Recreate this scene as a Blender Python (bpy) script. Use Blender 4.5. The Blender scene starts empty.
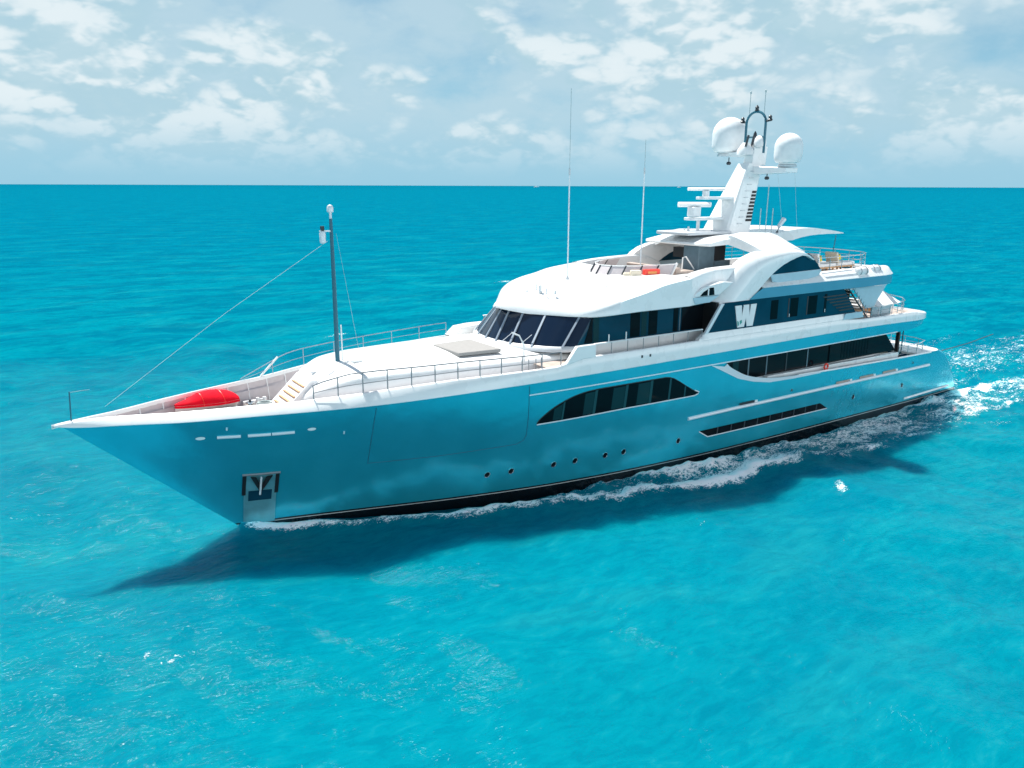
import bpy, bmesh, math, random
import numpy as np
from mathutils import Vector, Matrix, noise as mnoise

R = math.radians
scene = bpy.context.scene
COL = scene.collection
random.seed(7)
rng = np.random.default_rng(11)

# ------------------------------------------------------------------ camera
# Scene frame: x runs aft from the stem at the waterline, +y is starboard, z is up.
cam_d = bpy.data.cameras.new('camera')
cam = bpy.data.objects.new('camera', cam_d); COL.objects.link(cam)
scene.camera = cam
F_PX = 780.0
cam_d.sensor_width = 36.0
cam_d.lens = F_PX / 1024 * 36.0
cam_d.clip_start = 0.5; cam_d.clip_end = 120000
CAM_LOC = Vector((-7.80, -32.94, 14.65))
TH = R(33.772)                       # bearing of the yacht's axis against the camera's right hand
PITCH = math.atan(198.3 / F_PX); ROLL = math.atan(3.5 / 1024)
def cam_to_yacht(v):                 # camera-ground axes (right, ahead, up) -> yacht axes
    ax = (math.cos(TH), math.sin(TH)); st = (-math.sin(TH), math.cos(TH))
    return Vector((v[0]*ax[0] + v[1]*ax[1], v[0]*st[0] + v[1]*st[1], v[2]))
cp, sp = math.cos(PITCH), math.sin(PITCH)
fwd = Vector((0, cp, -sp)); up = Vector((0, sp, cp)); rt = Vector((1, 0, 0))
rt2 = math.cos(ROLL)*rt + math.sin(ROLL)*up
up2 = -math.sin(ROLL)*rt + math.cos(ROLL)*up
r_, u_, f_ = cam_to_yacht(rt2), cam_to_yacht(up2), cam_to_yacht(fwd)
M = Matrix(((r_.x, u_.x, -f_.x, CAM_LOC.x), (r_.y, u_.y, -f_.y, CAM_LOC.y), (r_.z, u_.z, -f_.z, CAM_LOC.z), (0, 0, 0, 1)))
cam.matrix_world = M
VIEW = cam_to_yacht((0, 1, 0))       # heading of the view, for placing far ships

# ------------------------------------------------------------------ light, sky, exposure
SUN_K = 0.54                         # metres a shadow slides to port per metre of height
sun_vec = Vector((-0.04, SUN_K, 1.0)).normalized()      # towards the sun: high off the starboard beam
SUN_EL = math.asin(sun_vec.z); SUN_AZ = math.atan2(sun_vec.x, sun_vec.y)
sun_d = bpy.data.lights.new('sun', 'SUN'); sun_d.energy = 5.0; sun_d.angle = R(0.53); sun_d.color = (1.0, 0.965, 0.90)
sun = bpy.data.objects.new('sun', sun_d); COL.objects.link(sun)
sun.rotation_euler = sun_vec.to_track_quat('Z', 'Y').to_euler()
sun.location = (0, 0, 80)
vs = scene.view_settings
vs.view_transform = 'Standard'; vs.look = 'None'; vs.gamma = 1.0; vs.use_curve_mapping = False
vs.exposure = 0.75

W = bpy.data.worlds.new('World'); scene.world = W; W.use_nodes = True
W.cycles.sampling_method = 'MANUAL'; W.cycles.sample_map_resolution = 512
nt = W.node_tree; nt.nodes.clear()
def N(tree, typ, **kw):
    n = tree.nodes.new(typ)
    for k, v in kw.items():
        if k == 'inp':
            for a, b in v.items(): n.inputs[a].default_value = b
        else: setattr(n, k, v)
    return n
def math_n(tree, op, a, b=None, c=None, clamp=False):
    n = tree.nodes.new('ShaderNodeMath'); n.operation = op; n.use_clamp = clamp
    for i, v in enumerate((a, b, c)):
        if v is None: continue
        if isinstance(v, (int, float)): n.inputs[i].default_value = v
        else: tree.links.new(v, n.inputs[i])
    return n.outputs[0]
def ramp_n(tree, fac, lo, hi, smooth=True):
    n = tree.nodes.new('ShaderNodeMapRange'); n.interpolation_type = 'SMOOTHSTEP' if smooth else 'LINEAR'
    n.inputs['From Min'].default_value = lo; n.inputs['From Max'].default_value = hi
    tree.links.new(fac, n.inputs['Value']); return n.outputs['Result']
def mix_c(tree, fac, a, b, mode='MIX'):
    n = tree.nodes.new('ShaderNodeMix'); n.data_type = 'RGBA'; n.blend_type = mode
    for sock, v in ((n.inputs[0], fac), (n.inputs[6], a), (n.inputs[7], b)):
        if isinstance(v, (int, float)): sock.default_value = v
        elif isinstance(v, tuple): sock.default_value = v if len(v) == 4 else (*v, 1)
        else: tree.links.new(v, sock)
    return n.outputs[2]

out = N(nt, 'ShaderNodeOutputWorld'); bg = N(nt, 'ShaderNodeBackground')
SKY_STRENGTH = 0.05
bg.inputs['Strength'].default_value = SKY_STRENGTH
nt.links.new(bg.outputs[0], out.inputs[0])
sky = N(nt, 'ShaderNodeTexSky'); sky.sky_type = 'NISHITA'; sky.sun_disc = False
sky.sun_elevation = SUN_EL; sky.sun_rotation = SUN_AZ
sky.altitude = 0; sky.air_density = 1.0; sky.dust_density = 0.3; sky.ozone_density = 1.5
tc = N(nt, 'ShaderNodeTexCoord')
sep = N(nt, 'ShaderNodeSeparateXYZ'); nt.links.new(tc.outputs['Generated'], sep.inputs[0])
zc = math_n(nt, 'MAXIMUM', sep.outputs[2], 0.0)
# humid air: the sky pales towards the horizon
wet = math_n(nt, 'SUBTRACT', 0.97, math_n(nt, 'MULTIPLY', ramp_n(nt, zc, 0.02, 0.42), 0.92))
pale = mix_c(nt, wet, sky.outputs[0], mix_c(nt, ramp_n(nt, zc, 0.0, 0.22), (3.6260, 7.1789, 9.2195), (3.2520, 6.9106, 9.1870)))
# a bank of cumulus: noise on the cloud sheet seen in perspective, flattened
comb = N(nt, 'ShaderNodeCombineXYZ')
den = math_n(nt, 'ADD', math_n(nt, 'MULTIPLY', zc, 1.2), 0.80)
nt.links.new(math_n(nt, 'DIVIDE', sep.outputs[0], den), comb.inputs[0])
nt.links.new(math_n(nt, 'DIVIDE', sep.outputs[1], den), comb.inputs[1])
nt.links.new(math_n(nt, 'MULTIPLY', zc, 1.45), comb.inputs[2])
def fbm(vec, scale, detail, rough, off=(0, 0, 0), dist=0.0):
    mp = N(nt, 'ShaderNodeMapping'); mp.inputs['Location'].default_value = off
    nt.links.new(vec, mp.inputs['Vector'])
    n = N(nt, 'ShaderNodeTexNoise'); n.inputs['Scale'].default_value = scale
    n.inputs['Detail'].default_value = detail; n.inputs['Roughness'].default_value = rough; n.inputs['Distortion'].default_value = dist
    nt.links.new(mp.outputs[0], n.inputs['Vector']); return n.outputs['Fac']
cv = comb.outputs[0]
HEAP_LO, HEAP_HI = 0.69, 0.90
def billow(off):                      # rounded heads with creases between them
    tot = None
    for sc_, am in ((6.0, 1.0), (12.5, .60), (26.0, .34), (54.0, .17), (110.0, .08)):
        n = math_n(nt, 'ABSOLUTE', math_n(nt, 'MULTIPLY_ADD', fbm(cv, sc_, 0.0, 0.5, tuple(o + sc_*.13 for o in off), 0.0), 2.0, -1.0))
        n = math_n(nt, 'MULTIPLY', n, am); tot = n if tot is None else math_n(nt, 'ADD', tot, n)
    return tot
big = fbm(cv, 3.0, 2, 0.5, (4.4, 7.7, 0.2))
wisp = fbm(cv, 7.0, 8, 0.55, (1.3, 2.2, 0.7))
bl = billow((0.3, 0.9, 0.4)); bl_up = billow((0.306, 0.9, 0.4 + 0.024))
low = ramp_n(nt, zc, 0.0, 0.10)
high = math_n(nt, 'SUBTRACT', 1.0, math_n(nt, 'MULTIPLY', ramp_n(nt, zc, 0.22, 0.5), 0.85))
dens = math_n(nt, 'ADD', math_n(nt, 'MULTIPLY', big, 1.0), math_n(nt, 'ADD', math_n(nt, 'MULTIPLY', bl, 0.40), math_n(nt, 'MULTIPLY', wisp, 0.22)))
dens = math_n(nt, 'ADD', dens, math_n(nt, 'MULTIPLY', ramp_n(nt, zc, 0.06, 0.20), 0.07))
veil = math_n(nt, 'MULTIPLY', ramp_n(nt, math_n(nt, 'ADD', wisp, math_n(nt, 'MULTIPLY', big, 0.6)), 0.50, 0.80), math_n(nt, 'MULTIPLY', math_n(nt, 'MULTIPLY_ADD', low, 0.80, 0.15), high))
heap = math_n(nt, 'MULTIPLY', math_n(nt, 'MULTIPLY', ramp_n(nt, dens, HEAP_LO, HEAP_HI), low), high)
shade = ramp_n(nt, math_n(nt, 'SUBTRACT', bl, bl_up), -0.16, 0.20)
shade = math_n(nt, 'MULTIPLY_ADD', shade, 0.70, math_n(nt, 'MULTIPLY', ramp_n(nt, dens, HEAP_LO+.02, HEAP_HI+.10), 0.25))
vc = (6.1789, 8.3740, 9.5122)
hc = mix_c(nt, shade, (4.5, 7.3, 8.6), (10.4878, 11.3008, 11.5447))
skyc = mix_c(nt, math_n(nt, 'MULTIPLY', veil, 0.85), pale, vc)
skyc = mix_c(nt, math_n(nt, 'MULTIPLY', heap, 0.80), skyc, hc)
# bright glow added low in the port sky, out of view, to fill shaded sides
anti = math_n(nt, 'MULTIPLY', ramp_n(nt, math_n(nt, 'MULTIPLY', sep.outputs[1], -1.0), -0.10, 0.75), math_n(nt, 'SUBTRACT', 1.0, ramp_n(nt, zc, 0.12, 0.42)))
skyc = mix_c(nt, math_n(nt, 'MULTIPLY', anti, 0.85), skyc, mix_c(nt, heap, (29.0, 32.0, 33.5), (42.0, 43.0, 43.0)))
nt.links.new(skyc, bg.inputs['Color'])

# ------------------------------------------------------------------ materials
MATS = {}
def mat(name, color, rough=0.5, metal=0.0, spec=0.5, coat=0.0, var=0.0, vscale=3.0, bump=0.0, bscale=40.0, emit=None):
    m = bpy.data.materials.new(name); m.use_nodes = True
    t = m.node_tree; b = t.nodes['Principled BSDF']
    b.inputs['Base Color'].default_value = (*color, 1)
    b.inputs['Roughness'].default_value = rough; b.inputs['Metallic'].default_value = metal
    b.inputs['Specular IOR Level'].default_value = spec
    b.inputs['Coat Weight'].default_value = coat; b.inputs['Coat Roughness'].default_value = 0.06
    tcn = N(t, 'ShaderNodeTexCoord')
    if var > 0:
        n = N(t, 'ShaderNodeTexNoise'); n.inputs['Scale'].default_value = vscale; n.inputs['Detail'].default_value = 5
        t.links.new(tcn.outputs['Object'], n.inputs['Vector'])
        lo = tuple(c*(1-var) for c in color); hi = tuple(min(1, c*(1+var)) for c in color)
        t.links.new(mix_c(t, ramp_n(t, n.outputs['Fac'], 0.3, 0.7), lo, hi), b.inputs['Base Color'])
        t.links.new(math_n(t, 'MULTIPLY_ADD', n.outputs['Fac'], rough*0.4, rough*0.8), b.inputs['Roughness'])
    if bump > 0:
        n2 = N(t, 'ShaderNodeTexNoise'); n2.inputs['Scale'].default_value = bscale; n2.inputs['Detail'].default_value = 3
        t.links.new(tcn.outputs['Object'], n2.inputs['Vector'])
        bm = N(t, 'ShaderNodeBump'); bm.inputs['Strength'].default_value = bump; bm.inputs['Distance'].default_value = 0.05
        t.links.new(n2.outputs['Fac'], bm.inputs['Height']); t.links.new(bm.outputs[0], b.inputs['Normal'])
    MATS[name] = m; return m
WHITE = mat('white_gelcoat', (0.80, 0.815, 0.82), 0.28, var=0.025, vscale=1.2, coat=0.3)
WHITE_S = mat('white_paint_satin', (0.78, 0.79, 0.80), 0.45, var=0.03)
LINING = mat('grey_bulwark_lining', (0.52, 0.48, 0.50), 0.5, var=0.05)
GREYW = mat('light_grey_paint', (0.55, 0.58, 0.61), 0.4, var=0.04)
PAD = mat('grey_canvas', (0.29, 0.285, 0.28), 0.85, var=0.06, vscale=8, bump=0.2)
GLASS = mat('black_glass', (0.005, 0.008, 0.011), 0.06, spec=0.10, var=0.0)
GLASSB = mat('blue_tinted_glass', (0.004, 0.045, 0.080), 0.10, spec=0.16, var=0.15, vscale=0.7)
WSG = mat('blue_windscreen_glass', (0.005, 0.014, 0.034), 0.04, spec=0.55)
MULL = mat('dark_teal_mullion', (0.012, 0.075, 0.09), 0.6, spec=0.1)
PANE = mat('window_pane', (0.003, 0.008, 0.011), 0.05, spec=0.07)
PANE2 = mat('curtained_pane', (0.008, 0.038, 0.046), 0.12, spec=0.15)
FRAME = mat('silver_frame', (0.30, 0.36, 0.43), 0.35, metal=0.3)
SILVER = mat('pale_silver_trim', (0.70, 0.74, 0.78), 0.35, metal=0.10)
CHROME = mat('polished_steel', (0.62, 0.65, 0.67), 0.16, metal=1.0)
PLATE = mat('brushed_steel_plate', (0.16, 0.46, 0.52), 0.34, metal=0.55, var=0.15, vscale=1.5)  # teal of the reflected sea put into the steel's base colour
STEEL = mat('dull_steel', (0.30, 0.31, 0.33), 0.4, metal=0.6)
DARK = mat('dark_grey_metal', (0.03, 0.04, 0.05), 0.4, metal=0.2)
BLACK = mat('black_rubber', (0.008, 0.008, 0.01), 0.5)
NAVY = mat('blue_grey_mast_paint', (0.02, 0.13, 0.19), 0.4)
TEAK = mat('weathered_teak', (0.40, 0.33, 0.29), 0.7, var=0.12, vscale=4)
TEAKD = mat('honey_teak', (0.50, 0.30, 0.16), 0.6, var=0.15, vscale=6)
BEIGE = mat('beige_cushion', (0.70, 0.62, 0.50), 0.85, var=0.06, vscale=6, bump=0.15)
YELLOW = mat('yellow_cushion', (0.72, 0.55, 0.06), 0.8, var=0.08)
ORANGE = mat('orange_cushion', (0.75, 0.30, 0.10), 0.8, var=0.08)
RED = mat('red_canvas', (0.70, 0.003, 0.018), 0.8, spec=0.12, var=0.10, vscale=3, bump=0.25, bscale=7)
REDBOX = mat('red_plastic', (0.80, 0.05, 0.03), 0.4)
ROPE = mat('pale_rope', (0.42, 0.50, 0.51), 0.8)
GREYBL = mat('blue_grey_panel', (0.10, 0.16, 0.20), 0.4, var=0.08)
BLUEP = mat('blue_strip_paint', (0.09, 0.33, 0.46), 0.25, metal=0.25, coat=0.5, var=0.03, vscale=0.6)
LTBLUE = mat('ice_blue_paint', (0.42, 0.58, 0.66), 0.3, coat=0.3, var=0.03)
GREEN = mat('green_hose', (0.03, 0.30, 0.26), 0.5)

def hull_material():
    m = bpy.data.materials.new('hull_metallic_blue'); m.use_nodes = True
    t = m.node_tree; b = t.nodes['Principled BSDF']
    g = N(t, 'ShaderNodeNewGeometry'); s = N(t, 'ShaderNodeSeparateXYZ'); t.links.new(g.outputs['Position'], s.inputs[0])
    n = N(t, 'ShaderNodeTexNoise'); n.inputs['Scale'].default_value = 0.55; n.inputs['Detail'].default_value = 6
    t.links.new(g.outputs['Position'], n.inputs['Vector'])
    blue = mix_c(t, ramp_n(t, n.outputs['Fac'], 0.3, 0.7), (0.025, 0.54, 0.68), (0.035, 0.59, 0.74))
    z = s.outputs[2]
    anti = (0.006, 0.007, 0.009); line = (0.45, 0.50, 0.50)
    c = mix_c(t, math_n(t, 'GREATER_THAN', z, 0.30), anti, blue)
    inband = math_n(t, 'MULTIPLY', math_n(t, 'GREATER_THAN', z, 0.17), math_n(t, 'LESS_THAN', z, 0.215))
    c = mix_c(t, inband, c, line)
    t.links.new(c, b.inputs['Base Color'])
    isblue = math_n(t, 'GREATER_THAN', z, 0.30)
    t.links.new(math_n(t, 'MULTIPLY', isblue, 0.68), b.inputs['Metallic'])
    b.inputs['Roughness'].default_value = 0.24
    b.inputs['Coat Weight'].default_value = 0.5; b.inputs['Coat Roughness'].default_value = 0.04
    # faint plating unevenness so reflections wobble
    n2 = N(t, 'ShaderNodeTexNoise'); n2.inputs['Scale'].default_value = 0.9; n2.inputs['Detail'].default_value = 3
    t.links.new(g.outputs['Position'], n2.inputs['Vector'])
    bp = N(t, 'ShaderNodeBump'); bp.inputs['Strength'].default_value = 0.5; bp.inputs['Distance'].default_value = 0.06
    t.links.new(n2.outputs['Fac'], bp.inputs['Height']); t.links.new(bp.outputs[0], b.inputs['Normal']); t.links.new(bp.outputs[0], b.inputs['Coat Normal'])
    return m
HULL = hull_material()

# ------------------------------------------------------------------ helpers
def P(x, p, z): return Vector((x, -p, z))      # p = distance to port of the centreline
class MB:
    def __init__(s): s.v = []; s.f = []
    def add(s, verts, faces):
        o = len(s.v); s.v += [tuple(v) for v in verts]; s.f += [tuple(i+o for i in f) for f in faces]; return s
    def box(s, c, d, rz=0.0, ry=0.0, taper=1.0):
        c = Vector(c); h = Vector(d)*0.5; rot = Matrix.Rotation(rz, 3, 'Z') @ Matrix.Rotation(ry, 3, 'Y')
        vs_ = []
        for z in (-1, 1):
            k = taper if z > 0 else 1.0
            for x, y in ((-1, -1), (1, -1), (1, 1), (-1, 1)): vs_.append(c + rot @ Vector((x*h.x*k, y*h.y*k, z*h.z)))
        return s.add(vs_, [(3, 2, 1, 0), (4, 5, 6, 7), (0, 1, 5, 4), (1, 2, 6, 5), (2, 3, 7, 6), (3, 0, 4, 7)])
    def tube(s, pts, r, n=6, cap=True):
        pts = [Vector(p) for p in pts]; rings = []; L = len(pts)
        rr = r if isinstance(r, (list, tuple)) else [r]*L
        for i, p in enumerate(pts):
            d = (pts[min(i+1, L-1)] - pts[max(i-1, 0)]).normalized()
            a = Vector((0, 0, 1)) if abs(d.z) < 0.9 else Vector((1, 0, 0))
            u = d.cross(a).normalized(); w = d.cross(u)
            rings.append([p + rr[i]*(math.cos(2*math.pi*k/n)*u + math.sin(2*math.pi*k/n)*w) for k in range(n)])
        return s.loft(rings, closed=True, cap=cap)
    def loft(s, rings, closed=False, cap=False):
        n = len(rings[0]); vs_ = [v for r in rings for v in r]; fs = []
        for i in range(len(rings)-1):
            for k in range(n if closed else n-1):
                k2 = (k+1) % n
                fs.append((i*n+k, i*n+k2, (i+1)*n+k2, (i+1)*n+k))
        if cap:
            fs.append(tuple(range(n))); fs.append(tuple((len(rings)-1)*n+k for k in range(n)))
        return s.add(vs_, fs)
    def prism(s, poly, p0, p1):          # (x, z) outline extruded across the ship from p0 to p1
        n = len(poly)
        vs_ = [P(x, p0, z) for x, z in poly] + [P(x, p1, z) for x, z in poly]
        fs = [tuple(range(n)), tuple(range(2*n-1, n-1, -1))]
        for i in range(n): j = (i+1) % n; fs.append((i, j, j+n, i+n))
        return s.add(vs_, fs)
    def slab(s, poly, z0, z1):           # (x, p) outline extruded upwards
        n = len(poly)
        vs_ = [P(x, p, z0) for x, p in poly] + [P(x, p, z1) for x, p in poly]
        fs = [tuple(range(n)), tuple(range(2*n-1, n-1, -1))]
        for i in range(n): j = (i+1) % n; fs.append((i, j, j+n, i+n))
        return s.add(vs_, fs)
    def lathe(s, c, prof, n=24):         # (r, z) profile round a vertical axis
        c = Vector(c)
        return s.loft([[c + Vector((r*math.cos(2*math.pi*k/n), r*math.sin(2*math.pi*k/n), z)) for k in range(n)] for r, z in prof], closed=True, cap=True)
    def mirror(s):
        o = len(s.v); n = o
        s.v += [(x, -y, z) for x, y, z in s.v[:n]]; s.f += [tuple(i+o for i in reversed(f)) for f in list(s.f)]; return s
    def build(s, name, m, parent=None, smooth=35, bevel=0.0, weld=1e-4):
        bm = bmesh.new(); vv = [bm.verts.new(v) for v in s.v]
        for f in s.f:
            try: bm.faces.new([vv[i] for i in f])
            except ValueError: pass
        bmesh.ops.remove_doubles(bm, verts=bm.verts, dist=weld)
        bmesh.ops.recalc_face_normals(bm, faces=bm.faces)
        me = bpy.data.meshes.new(name); bm.to_mesh(me); bm.free()
        if smooth:
            me.polygons.foreach_set('use_smooth', [True]*len(me.polygons)); me.set_sharp_from_angle(angle=R(smooth))
        me.materials.append(m)
        o = bpy.data.objects.new(name, me); COL.objects.link(o)
        if parent: o.parent = parent
        if bevel:
            b = o.modifiers.new('bevel', 'BEVEL'); b.width = bevel; b.segments = 3; b.limit_method = 'ANGLE'; b.angle_limit = R(35)
        return o
def tag(o, label=None, cat=None, group=None, kind=None):
    if label: o['label'] = label
    if cat: o['category'] = cat
    if group: o['group'] = group
    if kind: o['kind'] = kind
    return o
def empty(name, loc=(0, 0, 0)):
    o = bpy.data.objects.new(name, None); COL.objects.link(o); o.location = loc; o.empty_display_size = 0.2; return o

def pchip(xs, ys):
    xs = np.array(xs, float); ys = np.array(ys, float); h = np.diff(xs); d = np.diff(ys)/h; m = np.zeros(len(xs))
    for i in range(1, len(xs)-1):
        if d[i-1]*d[i] > 0:
            w1 = 2*h[i]+h[i-1]; w2 = h[i]+2*h[i-1]; m[i] = (w1+w2)/(w1/d[i-1]+w2/d[i])
    m[0] = d[0]; m[-1] = d[-1]
    def f(x):
        x = np.asarray(x, float); xc = np.clip(x, xs[0], xs[-1]); i = np.clip(np.searchsorted(xs, xc)-1, 0, len(xs)-2); t = (xc-xs[i])/h[i]
        return ((1+2*t)*(1-t)**2*ys[i]+t*(1-t)**2*h[i]*m[i]+t*t*(3-2*t)*ys[i+1]+t*t*(t-1)*h[i]*m[i+1])
    return f
# hull lines: half-breadth at deck and waterline against distance from the stem
gd = pchip([0, .25, 1.58, 2.58, 3.73, 5.3, 6.8, 8.6, 11.6, 15.6, 19.6, 24.6, 30, 45, 52, 58], [0, .16, .68, 1.12, 1.66, 2.18, 2.6, 3.12, 3.92, 4.6, 4.95, 5.1, 5.1, 5.05, 4.85, 4.6])
gw = pchip([0, 2, 5, 10, 15, 20, 26, 32, 44, 52], [0, .5, 1.35, 2.75, 3.8, 4.4, 4.72, 4.8, 4.75, 4.5])
def xstem(z): return -6.58*max(-.4, min(1.3, z/6.0))
def Y(x, z):
    t = max(x - xstem(z), 0.0); s = min(max(z/6.0, 0), 1)**1.25
    return float(gw(t)*(1-s) + gd(t)*s)
ZB = pchip([-6.6, -5, -2, 0, 2, 5, 8.5, 10, 15, 24, 37, 44.5, 47], [5.72, 5.66, 5.67, 5.69, 5.70, 5.75, 5.85, 5.89, 5.96, 6.02, 6.1, 5.95, 5.9])   # blue / white border
ZC = pchip([24.8, 25.1, 25.6, 26.7, 28, 29.5, 31.5, 34.6, 40.7, 47, 52], [5.40, 5.15, 4.88, 4.41, 4.11, 3.92, 3.82, 3.73, 3.6, 3.44, 3.4])          # lower edge of the main-deck opening
XE = pchip([-1.2, .3, .6, 1.03, 2.14, 3.2, 3.45, 3.7], [51.35, 51.3, 51.2, 50.95, 50.0, 48.7, 48.1, 47.2])     # rake of the stern
def on_hull(x, z, off=0.0):
    e = 0.05
    p = Y(x, z); dx = (Y(x+e, z) - Y(x-e, z))/(2*e); dz = (Y(x, z+e) - Y(x, z-e))/(2*e)
    n = Vector((-dx, 1.0, -dz)).normalized()
    return P(x + n.x*off, p + n.y*off, z + n.z*off)
def hull_patch(poly_x, lo, hi, off, nz=8):       # sheet lying on the hull between z = lo(x) and hi(x)
    return [[on_hull(x, lo(x) + (hi(x)-lo(x))*k/nz, off) for k in range(nz+1)] for x in poly_x]
def lerp(pts):
    xs = [p[0] for p in pts]; ys = [p[1] for p in pts]
    return lambda x: float(np.interp(x, xs, ys))
def spaced(a, b, step):
    n = max(1, int(round(abs(b-a)/step))); return [a+(b-a)*i/n for i in range(n+1)]

# ------------------------------------------------------------------ sea
def graded(lo, hi, step, g, far):
    core = list(np.arange(lo, hi+1e-6, step)); a = []; d = step; x = core[-1]
    while x < far: d *= g; x += d; a.append(x)
    b = []; d = step; x = core[0]
    while x > -far: d *= g; x -= d; b.append(x)
    return np.array(b[::-1] + core + a)
gx = graded(-26, 72, 0.22, 1.055, 60000); gy = graded(-27, 34, 0.22, 1.055, 60000)
X, Yg = np.meshgrid(gx, gy, indexing='ij')
sx = np.gradient(gx)[:, None]; sy = np.gradient(gy)[None, :]; spc = np.maximum(sx, sy) + 0*X
Zs = np.zeros_like(X)
wind = R(205)                        # wind waves run roughly towards the viewer's left
for i in range(46):
    lam = 1.1 * (16/1.1)**(i/45.0) * rng.uniform(.93, 1.07)
    th = wind + rng.normal(0, 0.50)
    amp = 0.0052*lam**0.92
    k = 2*math.pi/lam; ph = rng.uniform(0, 2*math.pi)
    fade = np.clip((lam/spc - 3.0)/4.0, 0, 1)
    a = k*(X*math.cos(th) + Yg*math.sin(th)) + ph
    a = a + 0.7*np.sin(0.21*X*math.sin(th) - 0.21*Yg*math.cos(th) + ph*3)      # break the crests up
    w = np.sin(a); Zs += fade*amp*(w + 0.22*np.cos(2*a))
hullw = np.zeros_like(X); inr = (X > 0) & (X < 50.6)
tt = np.clip(X, 0, 50.6); hw = gw(tt)
Pp = np.abs(Yg)                      # same wave train on both sides of the hull
d = Pp - hw                          # distance off the topsides
foam = np.zeros_like(X)
def bump1(u, c, w): return np.exp(-((u-c)/w)**2)
calm = 1 - 0.55*np.clip(1 - np.hypot((X-22)/34, np.maximum(Pp-4, 0)/7), 0, 1)
Zs *= calm
def ridge(pts, width, height, fo, fw=None, side=-0.5, jag=0.0):
    """a crest along (x, p) points, mirrored to both sides"""
    global Zs, foam
    xs = [p[0] for p in pts]; c = np.interp(X, xs, [p[1] for p in pts]); h = np.interp(X, xs, [p[2] for p in pts])
    m = (X > xs[0]) & (X < xs[-1])
    c = c + jag*(np.sin(X*1.7) + 0.6*np.sin(X*3.9+1) + 0.5*np.sin(X*0.8+2))
    u = Pp - c
    prof = np.where(u > 0, np.exp(-(u/width)**2), np.exp(-(u/(width*1.35))**2))
    Zs += np.where(m, h*height*prof, 0)
    if fo:
        f = np.where(u > 0, np.exp(-(u/(fw or width))**2), np.exp(-(u/((fw or width)*2.2))**2))
        foam = np.maximum(foam, np.where(m, fo*np.clip(h, 0, 1)*f, 0))
ridge([(4.2, 2.0, 0), (5.5, 2.8, .6), (7, 3.6, .75), (9.5, 4.3, .8), (12, 4.75, .8), (14, 5.3, .7), (16, 6.3, .75), (19, 7.2, .95), (22, 7.6, .9), (24, 7.5, .95), (27, 7.9, .9), (30, 8.4, .6), (35, 9.0, .55), (40, 9.6, .4), (46, 10.5, .3), (60, 13, .2), (75, 16, 0)], 0.42, 0.36, 1.0, 0.50, jag=0.16)
ridge([(13, 4.0, 0), (15.5, 4.3, .5), (18, 4.75, .9), (21, 5.3, 1.0), (24, 5.9, .8), (27, 6.1, .5), (31, 6.2, .3), (36, 6.0, .5), (44, 6.0, .3), (52, 6.5, 0)], 0.75, 0.62, 0.92, 0.85, jag=0.16)
ridge([(33, 5.0, 0), (36.5, 5.2, .8), (40, 5.3, 1), (44, 5.4, 1), (48, 5.5, 1), (53, 5.4, .9), (60, 5.8, .55), (70, 6.6, .3), (95, 9, 0)], 0.45, 0.20, 0.95, 0.6, jag=0.12)
ridge([(-.25, .05, .5), (.5, .42, 1), (1.5, .85, .95), (3, 1.5, .8), (4.5, 2.25, .7), (6.0, 3.0, 0)], 0.28, 0.34, 1.05, 0.38, jag=0.06)
# speckled, broken water between the hull and the outer crest
spk = np.interp(X, [6, 12, 16, 24, 32, 40, 50, 60], [0, .34, .54, .58, .56, .60, .52, 0])*np.clip((np.interp(X, [6, 14, 22, 30, 40, 52], [3.0, 5.0, 7.2, 8.2, 9.0, 9.0])+0.5 - Pp)/1.0, 0, 1)*np.clip((d+0.4)/0.4, 0, 1)
foam = np.maximum(foam, spk)
tr = np.where((X > 3) & (X < 46), np.interp(X, [3, 8, 18, 32, 46], [0, .30, .75, .70, .25])*np.exp(-(np.maximum(d, 0)/0.8)**2), 0)
Zs -= tr                             # the trough alongside that bares the dark bottom paint
turb = np.where(X > 5, np.clip(np.interp(X, [5, 10, 16, 40, 60, 90], [0, .05, .14, .10, .14, 0]), 0, 1)*np.clip(1-np.maximum(Pp-5.5, 0)/4.5, 0, 1), 0)
Zs += turb*(0.45*np.sin(X*2.3+1.7*Pp+np.sin(Pp*2.1))+0.35*np.sin(X*4.1-2.3*Yg+np.sin(X*1.1))+0.3*np.sin(3.7*Yg+1.3*X)+0.25*np.sin(6.1*X+4.3*Yg)+0.22*np.sin(7.3*X-6.7*Yg))
wake = np.interp(X, [50.2, 51.5, 56, 64, 80, 120, 260], [0, .50, .45, .43, .40, .34, 0])*np.exp(-(Yg/np.interp(X, [50, 70, 140], [4.2, 5.0, 9]))**4)
foam = np.maximum(foam, wake)
wk2 = np.interp(X, [48, 54, 70, 110], [0, .52, .44, 0])*bump1(Yg, -np.interp(X, [48, 60, 110], [6.2, 7.0, 14]), 1.6)
foam = np.maximum(foam, wk2)
for (cx, cy, a, b, th, f) in [(26.3, -11.7, .85, .36, .9, .62), (-4.6, -8.9, .6, .3, .2, .58), (-5.2, -8.2, .5, .2, .5, .66), (17.3, -10.8, .35, .10, .2, .75), (33.5, -8.9, .9, .25, .1, .9), (36.8, -9.2, .8, .16, .1, .8), (50, -8.6, 1.4, .4, .2, .8),
                             (-14, -1, .5, .15, .1, .62), (20, 40, 2, .5, .3, .7), (-10, 60, 1.5, .5, .2, .7), (60, 70, 3, .6, .1, .7)]:
    u = (X-cx)*math.cos(th) + (Yg-cy)*math.sin(th); v = -(X-cx)*math.sin(th) + (Yg-cy)*math.cos(th)
    foam = np.maximum(foam, f*np.exp(-(u/a)**2-(v/b)**2))
nx, ny = X.shape
co = np.stack([X, Yg, Zs], -1).reshape(-1, 3).astype(np.float32)
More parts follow.
